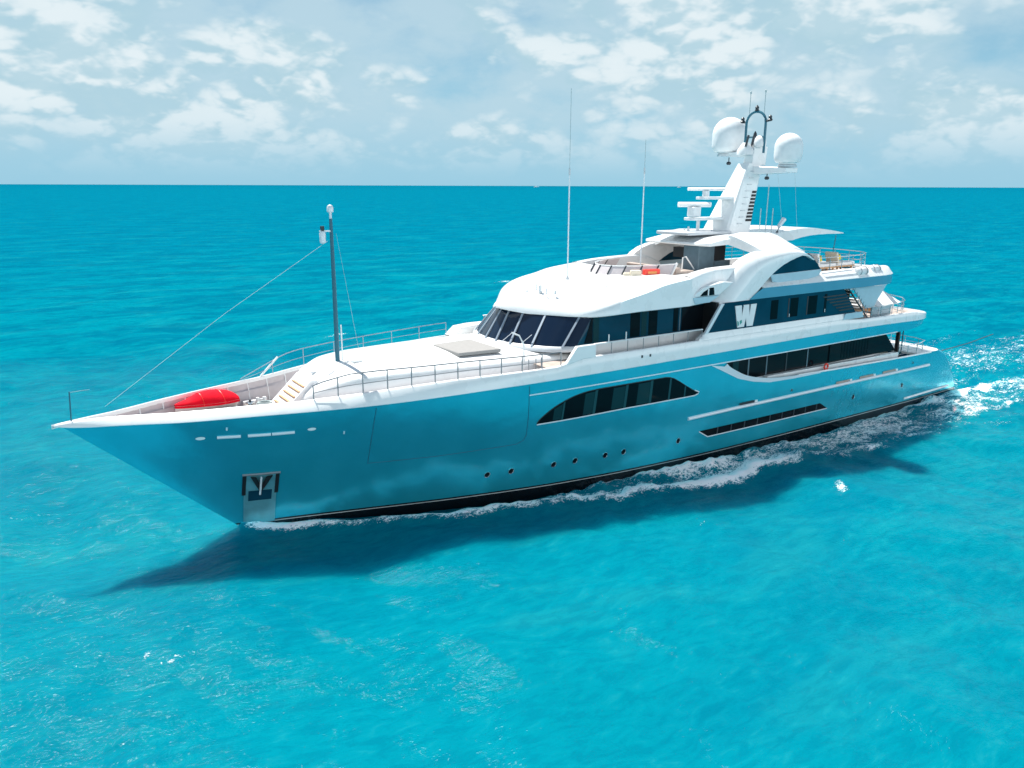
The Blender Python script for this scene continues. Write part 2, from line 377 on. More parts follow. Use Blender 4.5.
ii = np.arange(nx*ny).reshape(nx, ny)
quads = np.stack([ii[:-1, :-1], ii[1:, :-1], ii[1:, 1:], ii[:-1, 1:]], -1).reshape(-1, 4)
me = bpy.data.meshes.new('sea')
me.vertices.add(len(co)); me.vertices.foreach_set('co', co.ravel())
me.loops.add(quads.size); me.loops.foreach_set('vertex_index', quads.ravel().astype(np.int32))
me.polygons.add(len(quads)); me.polygons.foreach_set('loop_start', np.arange(0, quads.size, 4, dtype=np.int32))
me.polygons.foreach_set('loop_total', np.full(len(quads), 4, dtype=np.int32)) if False else None
me.update(calc_edges=True); me.validate()
me.polygons.foreach_set('use_smooth', [True]*len(me.polygons))
at = me.attributes.new('foam', 'FLOAT', 'POINT'); at.data.foreach_set('value', foam.reshape(-1).astype(np.float32))
sea = bpy.data.objects.new('sea', me); COL.objects.link(sea)
tag(sea, 'turquoise rippled sea with white wake foam along the yacht', 'sea', kind='structure')

def sea_material():
    m = bpy.data.materials.new('sea_water'); m.use_nodes = True
    t = m.node_tree; b = t.nodes['Principled BSDF']
    g = N(t, 'ShaderNodeNewGeometry'); pos = g.outputs['Position']
    def noise(scale, detail, rough, sx_=1, sy_=1, rz=0, dist=0):
        mp = N(t, 'ShaderNodeMapping'); mp.inputs['Scale'].default_value = (sx_, sy_, 1); mp.inputs['Rotation'].default_value = (0, 0, rz)
        t.links.new(pos, mp.inputs['Vector'])
        n = N(t, 'ShaderNodeTexNoise'); n.inputs['Scale'].default_value = scale; n.inputs['Detail'].default_value = detail; n.inputs['Roughness'].default_value = rough
        n.inputs['Distortion'].default_value = dist
        t.links.new(mp.outputs[0], n.inputs['Vector']); return n.outputs['Fac']
    # colour of the water over pale sand: clear turquoise, toned darker away from the camera, milky drifts
    dist = N(t, 'ShaderNodeVectorMath'); dist.operation = 'DISTANCE'; t.links.new(pos, dist.inputs[0]); dist.inputs[1].default_value = (-8, -33, 0)
    deep = ramp_n(t, dist.outputs['Value'], 40, 260)
    c = mix_c(t, deep, (0.0003, 0.176, 0.234), (0.0003, 0.148, 0.222))
    far = ramp_n(t, dist.outputs['Value'], 900, 7000)
    c = mix_c(t, far, c, (0.0005, 0.128, 0.200))
    swath = noise(0.045, 4, 0.55, 1, 1.8, 0.5)
    c = mix_c(t, math_n(t, 'MULTIPLY', ramp_n(t, swath, 0.48, 0.66), 0.45), c, (0.0003, 0.1260, 0.1992))
    sand = noise(0.16, 6, 0.62, 0.55, 1.3, 0.3, 0.6)
    c = mix_c(t, math_n(t, 'MULTIPLY', ramp_n(t, sand, 0.50, 0.68), 0.55), c, (0.0065, 0.1992, 0.2398))
    w1 = noise(0.55, 5, 0.62, 0.55, 1.15, 0.55, 0.4); w2 = noise(0.13, 4, 0.6, 0.5, 1.2, 0.5, 0.3)
    wv = math_n(t, 'ADD', math_n(t, 'MULTIPLY', w1, 0.5), math_n(t, 'MULTIPLY', w2, 0.5))
    c = mix_c(t, math_n(t, 'MULTIPLY', math_n(t, 'MULTIPLY', ramp_n(t, wv, 0.58, 0.40), 0.60), ramp_n(t, dist.outputs['Value'], 10, 90)), c, (0.0002, 0.0764, 0.1504))  # ripple contrast put into the colour, standing in for sky reflection
    w3 = noise(1.9, 5, 0.65, 0.5, 1.3, 0.5, 0.5)
    c = mix_c(t, math_n(t, 'MULTIPLY', ramp_n(t, w3, 0.56, 0.36), 0.30), c, (0.0002, 0.0894, 0.1545))  # finer wavelets, dark troughs and pale crests, painted in the same way
    c = mix_c(t, math_n(t, 'MULTIPLY', ramp_n(t, w3, 0.55, 0.74), 0.38), c, (0.012, 0.235, 0.275))
    # foam
    fa = N(t, 'ShaderNodeAttribute'); fa.attribute_name = 'foam'; n0 = noise(0.42, 3, 0.6, 0.6, 1.2, 0, 0.5)
    fo = math_n(t, 'MULTIPLY', fa.outputs['Fac'], math_n(t, 'MULTIPLY_ADD', ramp_n(t, n0, 0.34, 0.62), 0.45, 0.70))
    n1 = noise(1.8, 6, 0.74, 0.6, 1.25, 0, 1.4); n2 = noise(9.0, 5, 0.75, 0.8, 1.1, 0, 0.8)
    nn = math_n(t, 'ADD', math_n(t, 'MULTIPLY', n1, 0.46), math_n(t, 'MULTIPLY', n2, 0.54))
    thr = math_n(t, 'SUBTRACT', 0.665, math_n(t, 'MULTIPLY', fo, 0.345))
    ff = ramp_n(t, math_n(t, 'SUBTRACT', nn, thr), 0.0, 0.10)
    ff = math_n(t, 'MULTIPLY', ff, ramp_n(t, fo, 0.06, 0.25))
    aer = math_n(t, 'MULTIPLY', ramp_n(t, math_n(t, 'SUBTRACT', nn, thr), -0.16, 0.06), math_n(t, 'MULTIPLY', ramp_n(t, fo, 0.35, 0.8), 0.35))
    c = mix_c(t, aer, c, (0.0813, 0.4065, 0.4878))
    c = mix_c(t, ff, c, (0.92, 0.94, 0.94))
    t.links.new(c, b.inputs['Base Color'])
    t.links.new(math_n(t, 'MAXIMUM', math_n(t, 'MULTIPLY_ADD', ff, 0.7, 0.10), math_n(t, 'MULTIPLY', ramp_n(t, dist.outputs['Value'], 25, 500), 0.6)), b.inputs['Roughness'])
    b.inputs['IOR'].default_value = 1.33
    b.subsurface_method = 'BURLEY'; b.inputs['Subsurface Weight'].default_value = 1.0; b.inputs['Subsurface Radius'].default_value = (0.15, 0.9, 1.2); b.inputs['Subsurface Scale'].default_value = 2.6
    
    t.links.new(math_n(t, 'SUBTRACT', 0.028, math_n(t, 'MULTIPLY', ramp_n(t, dist.outputs['Value'], 22, 80), 0.028)), b.inputs['Specular IOR Level'])
    # ripples, fading with distance
    r1 = noise(1.5, 4, 0.6, 0.7, 1.25, 0.45, 0.3); r2 = noise(5.5, 3, 0.6, 0.7, 1.3, 0.3, 0.4)
    h = math_n(t, 'ADD', math_n(t, 'MULTIPLY', r1, 0.75), math_n(t, 'MULTIPLY', r2, 0.20))
    h = math_n(t, 'ADD', h, math_n(t, 'MULTIPLY', ff, 0.25))
    h = math_n(t, 'ADD', h, math_n(t, 'MULTIPLY', w1, 1.6))
    fade = math_n(t, 'DIVIDE', 1.0, math_n(t, 'MULTIPLY_ADD', dist.outputs['Value'], 0.004, 1.0))
    bp = N(t, 'ShaderNodeBump'); bp.inputs['Distance'].default_value = 0.22
    t.links.new(math_n(t, 'MULTIPLY', fade, 0.8), bp.inputs['Strength']); t.links.new(h, bp.inputs['Height'])
    t.links.new(bp.outputs[0], b.inputs['Normal'])
    return m
me.materials.append(sea_material())

# ================================================================== the yacht
yacht = empty('motor_yacht')
tag(yacht, 'long metallic blue and white motor yacht under way on the turquoise sea', 'yacht')

# ---- hull shell
hull_mb = MB()
NZ = 26
def rowz(s, top): return -1.2 + (top + 1.2)*s
rings = []
for u in [ (i/90)**1.25 for i in range(91) ]:
    ring = []
    for k in range(NZ+1):
        s = k/NZ; xn = -6.55 + u*(24.8+6.55); z = rowz(s, float(ZB(xn))); x = xstem(z) + u*(24.8 - xstem(z))
        ring.append(P(x, Y(x, z), z))
    rings.append(ring)
hull_mb.loft(rings)
rings = []
def stern_ring(xa, frac, top_x):
    ring = []
    for k in range(NZ+1):
        z = rowz(k/NZ, float(ZC(top_x))); ring.append((z, k))
    return ring
for x in spaced(24.8, 45.6, 0.25):
    rings.append([P(x, Y(x, rowz(k/NZ, float(ZC(x)))), rowz(k/NZ, float(ZC(x)))) for k in range(NZ+1)])
ztop = 3.47
for j in range(1, 25):               # round the quarter and across the transom
    ring = []
    for k in range(NZ+1):
        z = rowz(k/NZ, ztop + (float(ZC(45.6))-ztop)*max(0, 1-j/8)); xe = float(XE(min(z, 3.7))) ; yb = Y(45.6, z)
        if j <= 8: x = 45.6 + (xe-.8-45.6)*j/8; p = Y(x, z)
        elif j <= 16:
            a = (j-8)/8*math.pi/2; x = xe-.8 + .8*math.sin(a); p = Y(xe-.8, z) - .8*(1-math.cos(a))
        else: p = (Y(xe-.8, z)-.8)*(1-(j-16)/8); x = xe + 0.25*(j-16)/8
        ring.append(P(x, p, z))
    rings.append(ring)
hull_mb.loft(rings)
# upper strip over the main-deck opening, sweeping round the upper deck's stern
def stern_outline(x0, p0, x1, n=28, e=2.6):
    pts = []
    for i in range(n+1):
        a = i/n*math.pi/2; pts.append((x0 + (x1-x0)*math.sin(a)**(2/e), p0*math.cos(a)**(2/e)))
    return pts
strip_path = [(x, None) for x in spaced(24.8, 42.5, 0.4)] + [(x, p) for x, p in stern_outline(42.5, Y(42.5, 5.7), 47.1, e=3.0)[1:]]
rings = []
for x, p in strip_path:
    zb = float(ZB(x)); zl = 5.40 + (0.30*max(0, (x-43)/3.4) if p is not None else 0)
    ring = []
    for k in range(5):
        z = zl + (zb-zl)*k/4
        ring.append(P(x, Y(x, z) if p is None else p - 0.18*(1-k/4)*(x-42.5)/4.6*(1 if p > .3 else 0), z))
    rings.append(ring)
hull_mb.loft(rings)
hull_mb.mirror()
hull = hull_mb.build('hull', HULL, yacht, smooth=40)
tag(hull, 'metallic blue hull with black bottom paint')
# soffit under the overhanging upper deck
sof = MB(); rings = []
for x, p in strip_path:
    if x < 25: continue
    zl = 5.41 + (0.30*max(0, (x-43)/3.4) if p is not None else 0); w_ = max((Y(x, 5.4) if p is None else p-.2*min(1, p))-0.03, .01)
    rings.append([P(x-.03, w_, zl), P(x-.03, -w_, zl)])
sof.loft(rings)
sof.build('deck_soffit', WHITE_S, yacht, smooth=0)

# ---- white sheer band (bulwark)
ZT = lerp([(-6.62, 5.90), (-5, 5.95), (-2.8, 5.985), (0, 6.05), (2, 6.08), (4, 6.20), (6.3, 6.36), (8.5, 6.48), (13.6, 6.55), (13.9, 6.64), (15.0, 6.83), (22.6, 6.85), (34.8, 6.85), (37.2, 6.66), (43.2, 6.60), (45.0, 6.36), (47.3, 6.14)])
DY = lerp([(-6.6, .02), (-5.8, .10), (-4.5, .26), (-2, .34), (3, .34), (6, .30), (9, .20), (12, .08), (15, .03), (46, .03), (47, .12)])
sheer = MB(); rings = []
path = [(x, None) for x in [-6.62, -6.5, -6.3, -6.0] + spaced(-5.7, 42.5, 0.3)] + [(x, p) for x, p in stern_outline(42.5, Y(42.5, 5.95)+.02, 47.25, e=3.0)[1:]]
for x, p in path:
    zb = float(ZB(x)); zt = ZT(x); pb = max(Y(x, min(zb, 6.0)), 0.0) + 0.025 if p is None else p; dy = DY(x)
    if x < -5.95:
        q_ = min(max((x+6.63)/0.68, 0.0), 1.0)**.5; pb = max(0.02, pb*1.0, .20*q_); zm_ = 5.83; zb = zm_+(zb-zm_)*q_; zt = zm_+.02+(zt-zm_-.02)*q_
    tp = max(pb-dy, 0.0); ip = max(tp-0.16, 0.0)
    rings.append([P(x, max(pb-0.03, 0), zb-0.012), P(x, pb, zb+0.012), P(x, pb - dy*0.30, zb + (zt-zb)*0.45), P(x, tp+0.02, zt-0.05), P(x, max(tp-0.03, 0), zt), P(x, max(ip+0.02, 0), zt), P(x, ip, zt-0.04), P(x, ip, zt-0.16)])
sheer.loft(rings).mirror()
sheer_o = sheer.build('bulwark', WHITE, yacht, smooth=50)
tag(sheer_o, 'white bulwark band running along the sheer')
# inner lining of the bow bulwark, with its knees
lin = MB(); rings = []
for x in spaced(-5.2, 13.8, 0.3):
    zb = float(ZB(x)); zt = ZT(x); tp = max(Y(x, zb)+.025-DY(x)-0.16, 0.01)
    rings.append([P(x, tp+0.004, zt-0.10), P(x, tp-0.02, zt-0.42), P(x, max(tp-0.12, .01), 5.6), P(x, max(tp-0.28, .01), 4.98)])
lin.loft(rings).mirror(); lin_o = lin.build('bulwark_lining', LINING, yacht, smooth=30)
for x in spaced(-4.4, 3.2, 0.95):
    for sgn in (1, -1):
        tp = max(Y(x, float(ZB(x)))+.025-DY(x)-0.16, 0.05)
        k = MB(); v = [P(x-.025, sgn*(tp+.0), ZT(x)-.14), P(x-.025, sgn*max(tp-.32, .02), 4.99), P(x-.025, sgn*(tp-.05), 4.99)]
        v2 = [a + Vector((.05, 0, 0)) for a in v]
        k.add(v+v2, [(0, 1, 2), (5, 4, 3), (0, 1, 4, 3), (1, 2, 5, 4), (2, 0, 3, 5)]); k.build('knee', WHITE_S, lin_o, smooth=0)
# decks
def deck(name, x0, x1, z, pf, m, th=0.05):
    xs = spaced(x0, x1, 0.4); b = MB()
    b.slab([(x, pf(x)) for x in xs] + [(x, -pf(x)) for x in reversed(xs)], z-th, z); return b.build(name, m, yacht, smooth=0)
deck('foredeck', -5.0, 13.9, 5.0, lambda x: max(Y(x, 5.0)-0.06, .05), TEAK)
deck('side_deck', 13.0, 24.5, 6.52, lambda x: 4.9, TEAK)
deck('main_deck', 24.5, 46.6, 2.75, lambda x: Y(x, 2.7)-0.12, TEAK)
deck('upper_aft_deck', 33.0, 45.6, 6.25, lambda x: 4.85 if x < 41.5 else max(0.3, 4.8*(1-((x-41.5)/4.8)**2.6)**(1/2.6)), TEAK)

# ---- upper bulwark wings beside the bridge, and the flush side amidships
wing = MB()
wing.prism([(13.85, 6.60), (14.5, 7.40), (14.9, 7.41), (15.62, 7.40), (15.62, 6.78), (14.9, 6.78)], 4.86, 5.09)
wing.build('bulwark_wing', WHITE, yacht, smooth=30, bevel=0.04)
fl = MB(); rings = []
for x in [22.55, 22.9] + spaced(23.1, 36.6, 0.5):
    h = 7.17 if x >= 23.05 else 6.86 + (x-22.55)*0.62
    rings.append([P(x, 5.02, 6.80), P(x, 5.115, 6.84), P(x, 5.10, 6.90), P(x, 5.0, h-0.02), P(x, 4.86, h), P(x, 4.8, h)])
for sg in (1, -1):
    fl = MB(); fl.loft([[Vector((v.x, v.y*sg, v.z)) for v in r] for r in rings]); fl.build('bulwark_ledge', WHITE, yacht, smooth=50)

for x in (18.55, 19.1):
    b = MB(); b.box(P(x, 5.12, 6.47), (.10, .03, .13)); b.build('scupper', DARK, sheer_o, smooth=0)
# ---- hull side fittings
def follow(pts, off, r, name, m, parent=hull, n=8, label=None):
    b = MB(); f = lerp(pts); xs = spaced(pts[0][0], pts[-1][0], 0.25)
    b.tube([on_hull(x, f(x), off) for x in xs], r, n)
    return tag(b.build(name, m, parent), label)
follow([(12.0, 5.36), (18, 5.40), (32, 5.40), (41.4, 5.42)], 0.0, 0.033, 'strake', SILVER, label='thin pale strake above the arched window')
follow([(22.35, 2.56), (26, 2.60), (38, 2.60), (46.3, 2.55)], 0.02, 0.095, 'rubbing_strake', SILVER, n=10, label='thick pale rubbing strake along the after hull')
follow([(31.4, 3.80), (34.6, 3.71), (40.7, 3.58), (46.4, 3.45)], -0.04, 0.065, 'cap_rail', WHITE, label='white cap rail along the after bulwark')
follow([(43.6, 0.50), (45, 0.52), (49.6, 0.56)], 0.02, 0.075, 'platform_edge', WHITE, label='white edge strip low on the stern quarter')
# swept trim under the main-deck opening
xs = spaced(23.7, 33.5, 0.2)
ztrim = lerp([(23.7, 5.34), (24.6, 4.94), (25.95, 4.33), (27.3, 3.97), (28.7, 3.74), (30.9, 3.67), (33.5, 3.665)])
tm = MB(); tm.loft(hull_patch(xs, ztrim, lambda x: float(ZC(x))+0.0 if x >= 24.8 else min(5.38, ztrim(x)+0.26*(x-23.6)), 0.025, 4)); tm.build('swept_trim', SILVER, hull, smooth=40)

# arched main-deck window in the hull
top = pchip([12.66, 12.8, 13.1, 13.56, 14.05, 14.83, 15.5, 16.3, 18, 20.3, 20.75, 21.2, 21.9, 22.6, 22.88], [3.84, 4.02, 4.28, 4.58, 4.80, 5.03, 5.12, 5.15, 5.155, 5.15, 5.08, 4.88, 4.48, 4.10, 3.96])
bot = lerp([(12.66, 3.79), (14.3, 3.81), (18, 3.88), (21.2, 3.87), (22.6, 3.86), (22.88, 3.93)])
xs = spaced(12.66, 22.88, 0.12)
b = MB(); b.loft(hull_patch(xs, bot, lambda x: float(top(x)), 0.012, 6)); win = b.build('arched_window', PANE, hull)
tag(win, 'long arched dark window set in the hull side')
b = MB(); b.tube([on_hull(x, bot(x)-.02, .015) for x in xs] + [on_hull(22.93, 4.0, .015), on_hull(22.6, 4.14, .015)], .034, 6); b.build('window_sill', SILVER, win)
b = MB(); b.tube([on_hull(x, float(top(x)), .012) for x in xs], .022, 6); b.build('window_rim', BLACK, win)
for x, w in ((14.02, .10), (15.85, .16), (17.75, .16), (19.4, .17), (20.72, .13), (21.85, .10)):
    b = MB(); b.loft(hull_patch([x-w/2, x+w/2], bot, lambda q: float(top(q))-.03, 0.022, 4)); b.build('mullion', MULL, win)
for x0, x1 in ((15.2, 15.76), (16.9, 17.66), (18.5, 19.3), (13.5, 13.95)):
    b = MB(); b.loft(hull_patch(spaced(x0, x1, .2), lambda q: bot(q)+.06, lambda q: float(top(q))-.09, 0.016, 4)); b.build('curtain', PANE2, win)
# long slot window low in the after hull
st_ = lerp([(23.35, 1.67), (33.95, 1.66), (34.7, 1.24)]); sb_ = lerp([(23.35, 1.66), (24.06, 1.25), (34.7, 1.23)])
xs = [23.36] + spaced(23.6, 34.68, 0.25)
b = MB(); b.loft(hull_patch(xs, sb_, st_, 0.012, 4)); slot = b.build('slot_window', GLASS, hull); tag(slot, 'long narrow dark slot window above the waterline')
b = MB(); b.tube([on_hull(x, sb_(x)-.02, .012) for x in [23.36]+spaced(24.06, 34.7, .4)] , .03, 6); b.build('window_sill', SILVER, slot)
for x in spaced(24.8, 33.6, 1.1):
    b = MB(); b.loft(hull_patch([x-.05, x+.05], sb_, st_, .02, 2)); b.build('mullion', DARK, slot)
# portholes
for x, z in ((10.58, 1.36), (11.77, 1.38), (14.03, 1.38), (15.23, 1.39), (17.01, 1.39), (18.16, 1.39), (21.86, 1.37), (37.4, 1.56), (43.05, 1.53)):
    c = on_hull(x, z); e = on_hull(x+.05, z) - on_hull(x-.05, z); e.normalize(); upv = (on_hull(x, z+.05) - on_hull(x, z-.05)).normalized(); n = e.cross(upv).normalized()
    if n.y > 0: n = -n
    ring = lambda r, o: [c + n*o + e*r*.86*math.cos(a) + upv*r*math.sin(a) for a in [2*math.pi*k/20 for k in range(20)]]
    b = MB(); b.loft([ring(.175, .0), ring(.175, .02), ring(.15, .022), ring(.14, .008)], closed=True); fr = b.build('porthole', CHROME, hull)
    b = MB(); b.add(ring(.15, .010), [tuple(range(20))]); b.build('pane', GLASS, fr, smooth=0)
# fairleads and slots near the bow
for x0, x1, z, h in ((-1.85, -1.5, 4.86, .075), (2.28, 2.62, 4.87, .07)):
    b = MB(); xs = spaced(x0, x1, .03); mid = (x0+x1)/2; hw_ = (x1-x0)/2
    b.loft(hull_patch(xs, lambda x: z-h*math.sqrt(max(0.001, 1-((x-mid)/hw_)**2)), lambda x: z+h*math.sqrt(max(0.001, 1-((x-mid)/hw_)**2)), .02, 4)); b.build('fairlead', WHITE, hull)
for x0, x1, z0, z1 in ((-1.08, -.22, 4.85, 4.82), (.04, .90, 4.81, 4.79), (.94, 1.80, 4.79, 4.79)):
    b = MB(); b.tube([on_hull(x0+(x1-x0)*k/6, z0+(z1-z0)*k/6, .02) for k in range(7)], .062, 8); b.build('fairlead_bar', SILVER, hull)
for x, z in ((-.75, 5.22), (3.75, 4.55)):
    b = MB(); b.tube([on_hull(x, z-.05, .02), on_hull(x, z+.06, .02)], .035, 6); b.build('lifting_eye', SILVER, hull)
# seam of the folding shell door forward
seam = [(4.91, 5.62), (4.93, 2.80), (7.99, 2.78), (11.75, 2.87), (12.1, 3.02), (12.2, 3.3), (12.15, 4.2), (11.95, 5.8)]
b = MB(); pts = []
for (a, c_), (a2, c2) in zip(seam[:-1], seam[1:]):
    for k in range(8): pts.append(on_hull(a+(a2-a)*k/8, c_+(c2-c_)*k/8, .004))
pts.append(on_hull(*seam[-1], .004)); b.tube(pts, .017, 5); tag(b.build('shell_door', NAVY, hull), 'dark seam of the folding door in the forward hull side')
# boarding doors and hatches standing on the strake
for x0, x1 in ((26.35, 27.6), (35.3, 36.7), (37.8, 39.3), (40.4, 41.9)):
    b = MB(); b.loft(hull_patch(spaced(x0, x1, .2), lambda x: 2.70, lambda x: 2.84, .03, 2)); b.loft(hull_patch(spaced(x0, x1, .2), lambda x: 2.84, lambda x: 2.842, .0, 1))
    b.build('fender_step', DARK if x0 < 30 else TEAK, hull)
    b = MB(); b.box(on_hull(x1+.12, 2.76, .03), (.22, .08, .14)); b.build('step_cap', WHITE, hull, smooth=0, bevel=.02)
for x, z in ((30.9, 2.95), (44.05, 2.98)):
    b = MB(); b.tube([on_hull(x, z, -.02), on_hull(x, z, .035)], .10, 12); s_ = b.build('mooring_eye', CHROME, hull)
    b = MB(); b.tube([on_hull(x, z, .03), on_hull(x, z, .045)], .06, 10); b.build('opening', BLACK, s_)
# anchor pocket: polished plate on the flare, dark housings and the anchor itself
apl = MB(); apl.loft(hull_patch(spaced(.02, 1.3, .16), lambda x: .20, lambda x: 2.80, .03, 10))
pocket = apl.build('anchor_pocket', PLATE, hull, smooth=60); tag(pocket, 'polished steel anchor plate on the bow flare')
b = MB(); b.tube([on_hull(-.06, 2.83, .04), on_hull(.6, 2.83, .05), on_hull(1.4, 2.83, .04)], .05, 6); b.build('pocket_lip', STEEL, pocket)
for x in (.02, 1.29):
    b = MB(); b.loft(hull_patch([x-.075, x+.075], lambda q: 1.75, lambda q: 2.78, .045, 6)); b.build('pocket_cheek', BLACK, pocket, smooth=0)
def fluke(sg):
    b = MB(); c0 = .66
    v = [on_hull(c0+sg*.05, 2.0, .10), on_hull(c0+sg*.07, 2.40, .12), on_hull(c0+sg*.20, 2.74, .12), on_hull(c0+sg*.42, 2.74, .06), on_hull(c0+sg*.22, 2.30, .06)]
    w = [a + Vector((0, -.08, 0)) for a in v]
    b.add(v+w, [(0, 1, 2, 3, 4), (9, 8, 7, 6, 5)] + [(i, (i+1) % 5, (i+1) % 5+5, i+5) for i in range(5)]); return b
anchor = MB().tube([on_hull(.66, 2.72, .12), on_hull(.66, 2.2, .16), on_hull(.66, 1.8, .12)], .045, 8).build('anchor', SILVER, pocket)
fluke(-1).build('anchor_fluke', BLACK, pocket, smooth=0); fluke(1).build('anchor_fluke', BLACK, pocket, smooth=0)
b = MB(); b.loft(hull_patch(spaced(.20, 1.12, .2), lambda q: 1.42, lambda q: 1.95, .04, 3)); b.build('pocket_mouth', GLASSB, pocket)

# ---- main-deck house behind the opening
hs = MB()
outl = [(24.6, 4.25)] + [(x, 4.25) for x in spaced(25, 40.2, 1.0)] + [(41.2, 4.1), (41.9, 3.6), (42.3, 2.6), (42.4, 1.2), (42.4, 0)]
for nm, z0, z1, m in (('main_house_base', 2.74, 3.93, WHITE), ('main_house_glazing', 3.93, 5.42, GLASS)):
    b = MB(); rings = [[P(x, p, z0), P(x - (0.0 if x < 41 else .0), p, z1)] for x, p in outl]
    b.loft(rings).mirror(); o = b.build(nm, m, yacht, smooth=30)
    if nm.endswith('glazing'): glz = o
tag(glz, 'black saloon windows along the main deck')
b = MB()
b.loft([[P(40.6, 4.36, 3.96), P(41.6, 4.36, 5.40)], [P(42.45, 4.36, 3.96), P(41.75, 4.36, 5.40)]]) if False else None
b.prism([(35.2, 3.95), (35.2, 5.40), (41.0, 5.40), (42.55, 3.95)], 4.27, 4.31); b.build('glass_screen', GLASS, yacht, smooth=0)
for x, w, m in ((26.3, .5, PANE2), (27.6, .12, GREYBL), (29.2, .10, GREYBL), (31.0, .10, DARK), (33.0, .10, GREYBL), (35.2, .12, DARK)):
    b = MB(); b.prism([(x, 3.97), (x+w, 3.97), (x+w, 5.38), (x, 5.38)], 4.262, 4.275); b.build('mullion', m, glz, smooth=0)
for x in spaced(36.4, 39.2, .32):
    b = MB(); b.prism([(x, 4.1), (x+.10, 4.1), (x+.10, 5.3), (x, 5.3)], 4.314, 4.322); b.build('blind', PANE, glz, smooth=0)
b = MB(); b.prism([(29.0, 3.0), (42.5, 3.0), (42.5, 3.86), (29.0, 3.98)], 4.30, 4.60); b.build('inner_bulwark', WHITE, yacht, smooth=0, bevel=.03)
# aft pillars under the upper deck, port and starboard
for sg in (1, -1):
    b = MB(); b.box(P(43.95, sg*3.6, 4.35), (.20, .26, 2.9)); b.build('deck_pillar', BLACK, yacht, smooth=0, bevel=.05)
    b = MB(); b.tube([P(45.0, sg*3.35, 2.8), P(45.0, sg*3.35, 5.42)], .045, 8); b.build('deck_post', NAVY, yacht)

# ---- railings
def railing(name, top, h_posts, rails=(0.5,), r=0.028, m=STEEL, pr=None, base=None, label=None):
    """top: points of the handrail; base(x) or drop gives the foot of each post"""
    b = MB(); b.tube(top, r, 6)
    tops = [Vector(p) for p in top]; cum = [0]
    for a, c_ in zip(tops[:-1], tops[1:]): cum.append(cum[-1] + (c_-a).length)
    def at_(s):
        for i in range(len(cum)-1):
            if s <= cum[i+1]+1e-9: return tops[i].lerp(tops[i+1], (s-cum[i])/max(1e-9, cum[i+1]-cum[i]))
        return tops[-1]
    def foot(p): return base(p) if base else p - Vector((0, 0, h_posts))
    for k in rails:
        pts = [];
        for s in spaced(0, cum[-1], 0.6): p = at_(s); pts.append(p.lerp(foot(p), k))
        b.tube(pts, r*.7, 5)
    rail = b.build(name, m, yacht); tag(rail, label)
    n = max(1, round(cum[-1]/pr)) if pr else len(top)-1
    for i in range(n+1):
        p = at_(cum[-1]*i/n); f = foot(p)
        if (p-f).length < .12: continue
        q = MB(); q.tube([f, p], r*.95, 6); q.build('post', m, rail)
    return rail
# port bulwark rail beside the coachroof
def bulwark_p(x): return max(Y(x, float(ZB(x)))+.025-DY(x)-.08, .05)
zr = lerp([(2.4, 6.62), (3.0, 6.84), (4.0, 7.08), (5.0, 7.14), (9, 7.22), (14.3, 7.20)])
foot_b = lambda p: Vector((p.x, p.y, ZT(p.x)-.02))
railing('bulwark_rail', [P(x, bulwark_p(x), zr(x)) for x in spaced(2.6, 13.7, .37)], 0, (0.52,), .028, STEEL, 1.0, foot_b, 'grey steel rail on the port bulwark beside the coachroof')
zs_ = lerp([(1.0, 6.15), (2.0, 6.5), (3.2, 6.90), (4.0, 7.02), (6, 7.10), (13.0, 7.25)])
st = railing('bulwark_rail', [P(x, -bulwark_p(x), zs_(x)) for x in spaced(1.0, 13.0, .4)], 0, (0.5,), .020, FRAME, 1.7, foot_b, 'pale rail on the far starboard bulwark of the bow')
b = MB(); b.tube([P(2.0, -bulwark_p(2.0), 6.1), P(2.9, -bulwark_p(2.9)+.05, 6.86)], .045, 6); b.build('rail_brace', WHITE, st)
# rail in the bulwark gap beside the bridge
for sg, m in ((1, STEEL), (-1, STEEL)):
    rl = railing('side_deck_rail', [P(x, sg*5.0, 7.40) for x in spaced(15.6, 22.85, 1.04)], .56, (), .022, m, 1.04)
    b = MB(); b.box(P(19.2, sg*5.0, 7.405), (7.3, .12, .05)); b.build('rail_cap', WHITE_S, rl, smooth=0, bevel=.015)
b = MB()
b.tube([P(16.45, 5.0, 7.4), P(16.45, 5.0, 7.78)], .03, 6); b.build('rail_light', WHITE, yacht)
b = MB(); b.tube([P(17.55, 5.0, 7.4), P(17.55, 5.0, 7.80)], .03, 6); b.build('rail_light', WHITE, yacht)

# ---- coachroof (raised trunk) on the foredeck
wT = pchip([2.3, 2.7, 3.3, 4.2, 5.5, 8, 11, 15.5], [.55, 1.15, 1.75, 2.35, 2.85, 3.25, 3.55, 3.75])
zT = pchip([2.3, 2.8, 3.3, 4.0, 4.8, 6.5, 10, 13, 15.5], [5.6, 6.05, 6.4, 6.75, 6.98, 7.08, 7.10, 7.08, 7.05])
rings = []
for x in spaced(2.3, 15.5, .2):
    w = float(wT(x)); zc_ = float(zT(x)); r = []
    edge = zc_ - (0.14 + .012*w*w); rr = .30
    r.append(P(x, w+.10, 5.0)); r.append(P(x, w+.02, edge-rr))
    for a in (15, 35, 55, 75): r.append(P(x, w - rr*(1-math.cos(R(a))), edge - rr + rr*math.sin(R(a))))
    for k in range(1, 7):
        q = (w-rr)*(1-k/6); r.append(P(x, q, zc_ - (zc_-edge)*(q/max(w-rr, .01))**2))
    rings.append(r)
tk = MB(); tk.loft(rings); tk.add(rings[0], [tuple(range(len(rings[0])))]); tk.mirror(); coach = tk.build('coachroof', WHITE, yacht, smooth=45)
tag(coach, 'smooth white coachroof on the foredeck')
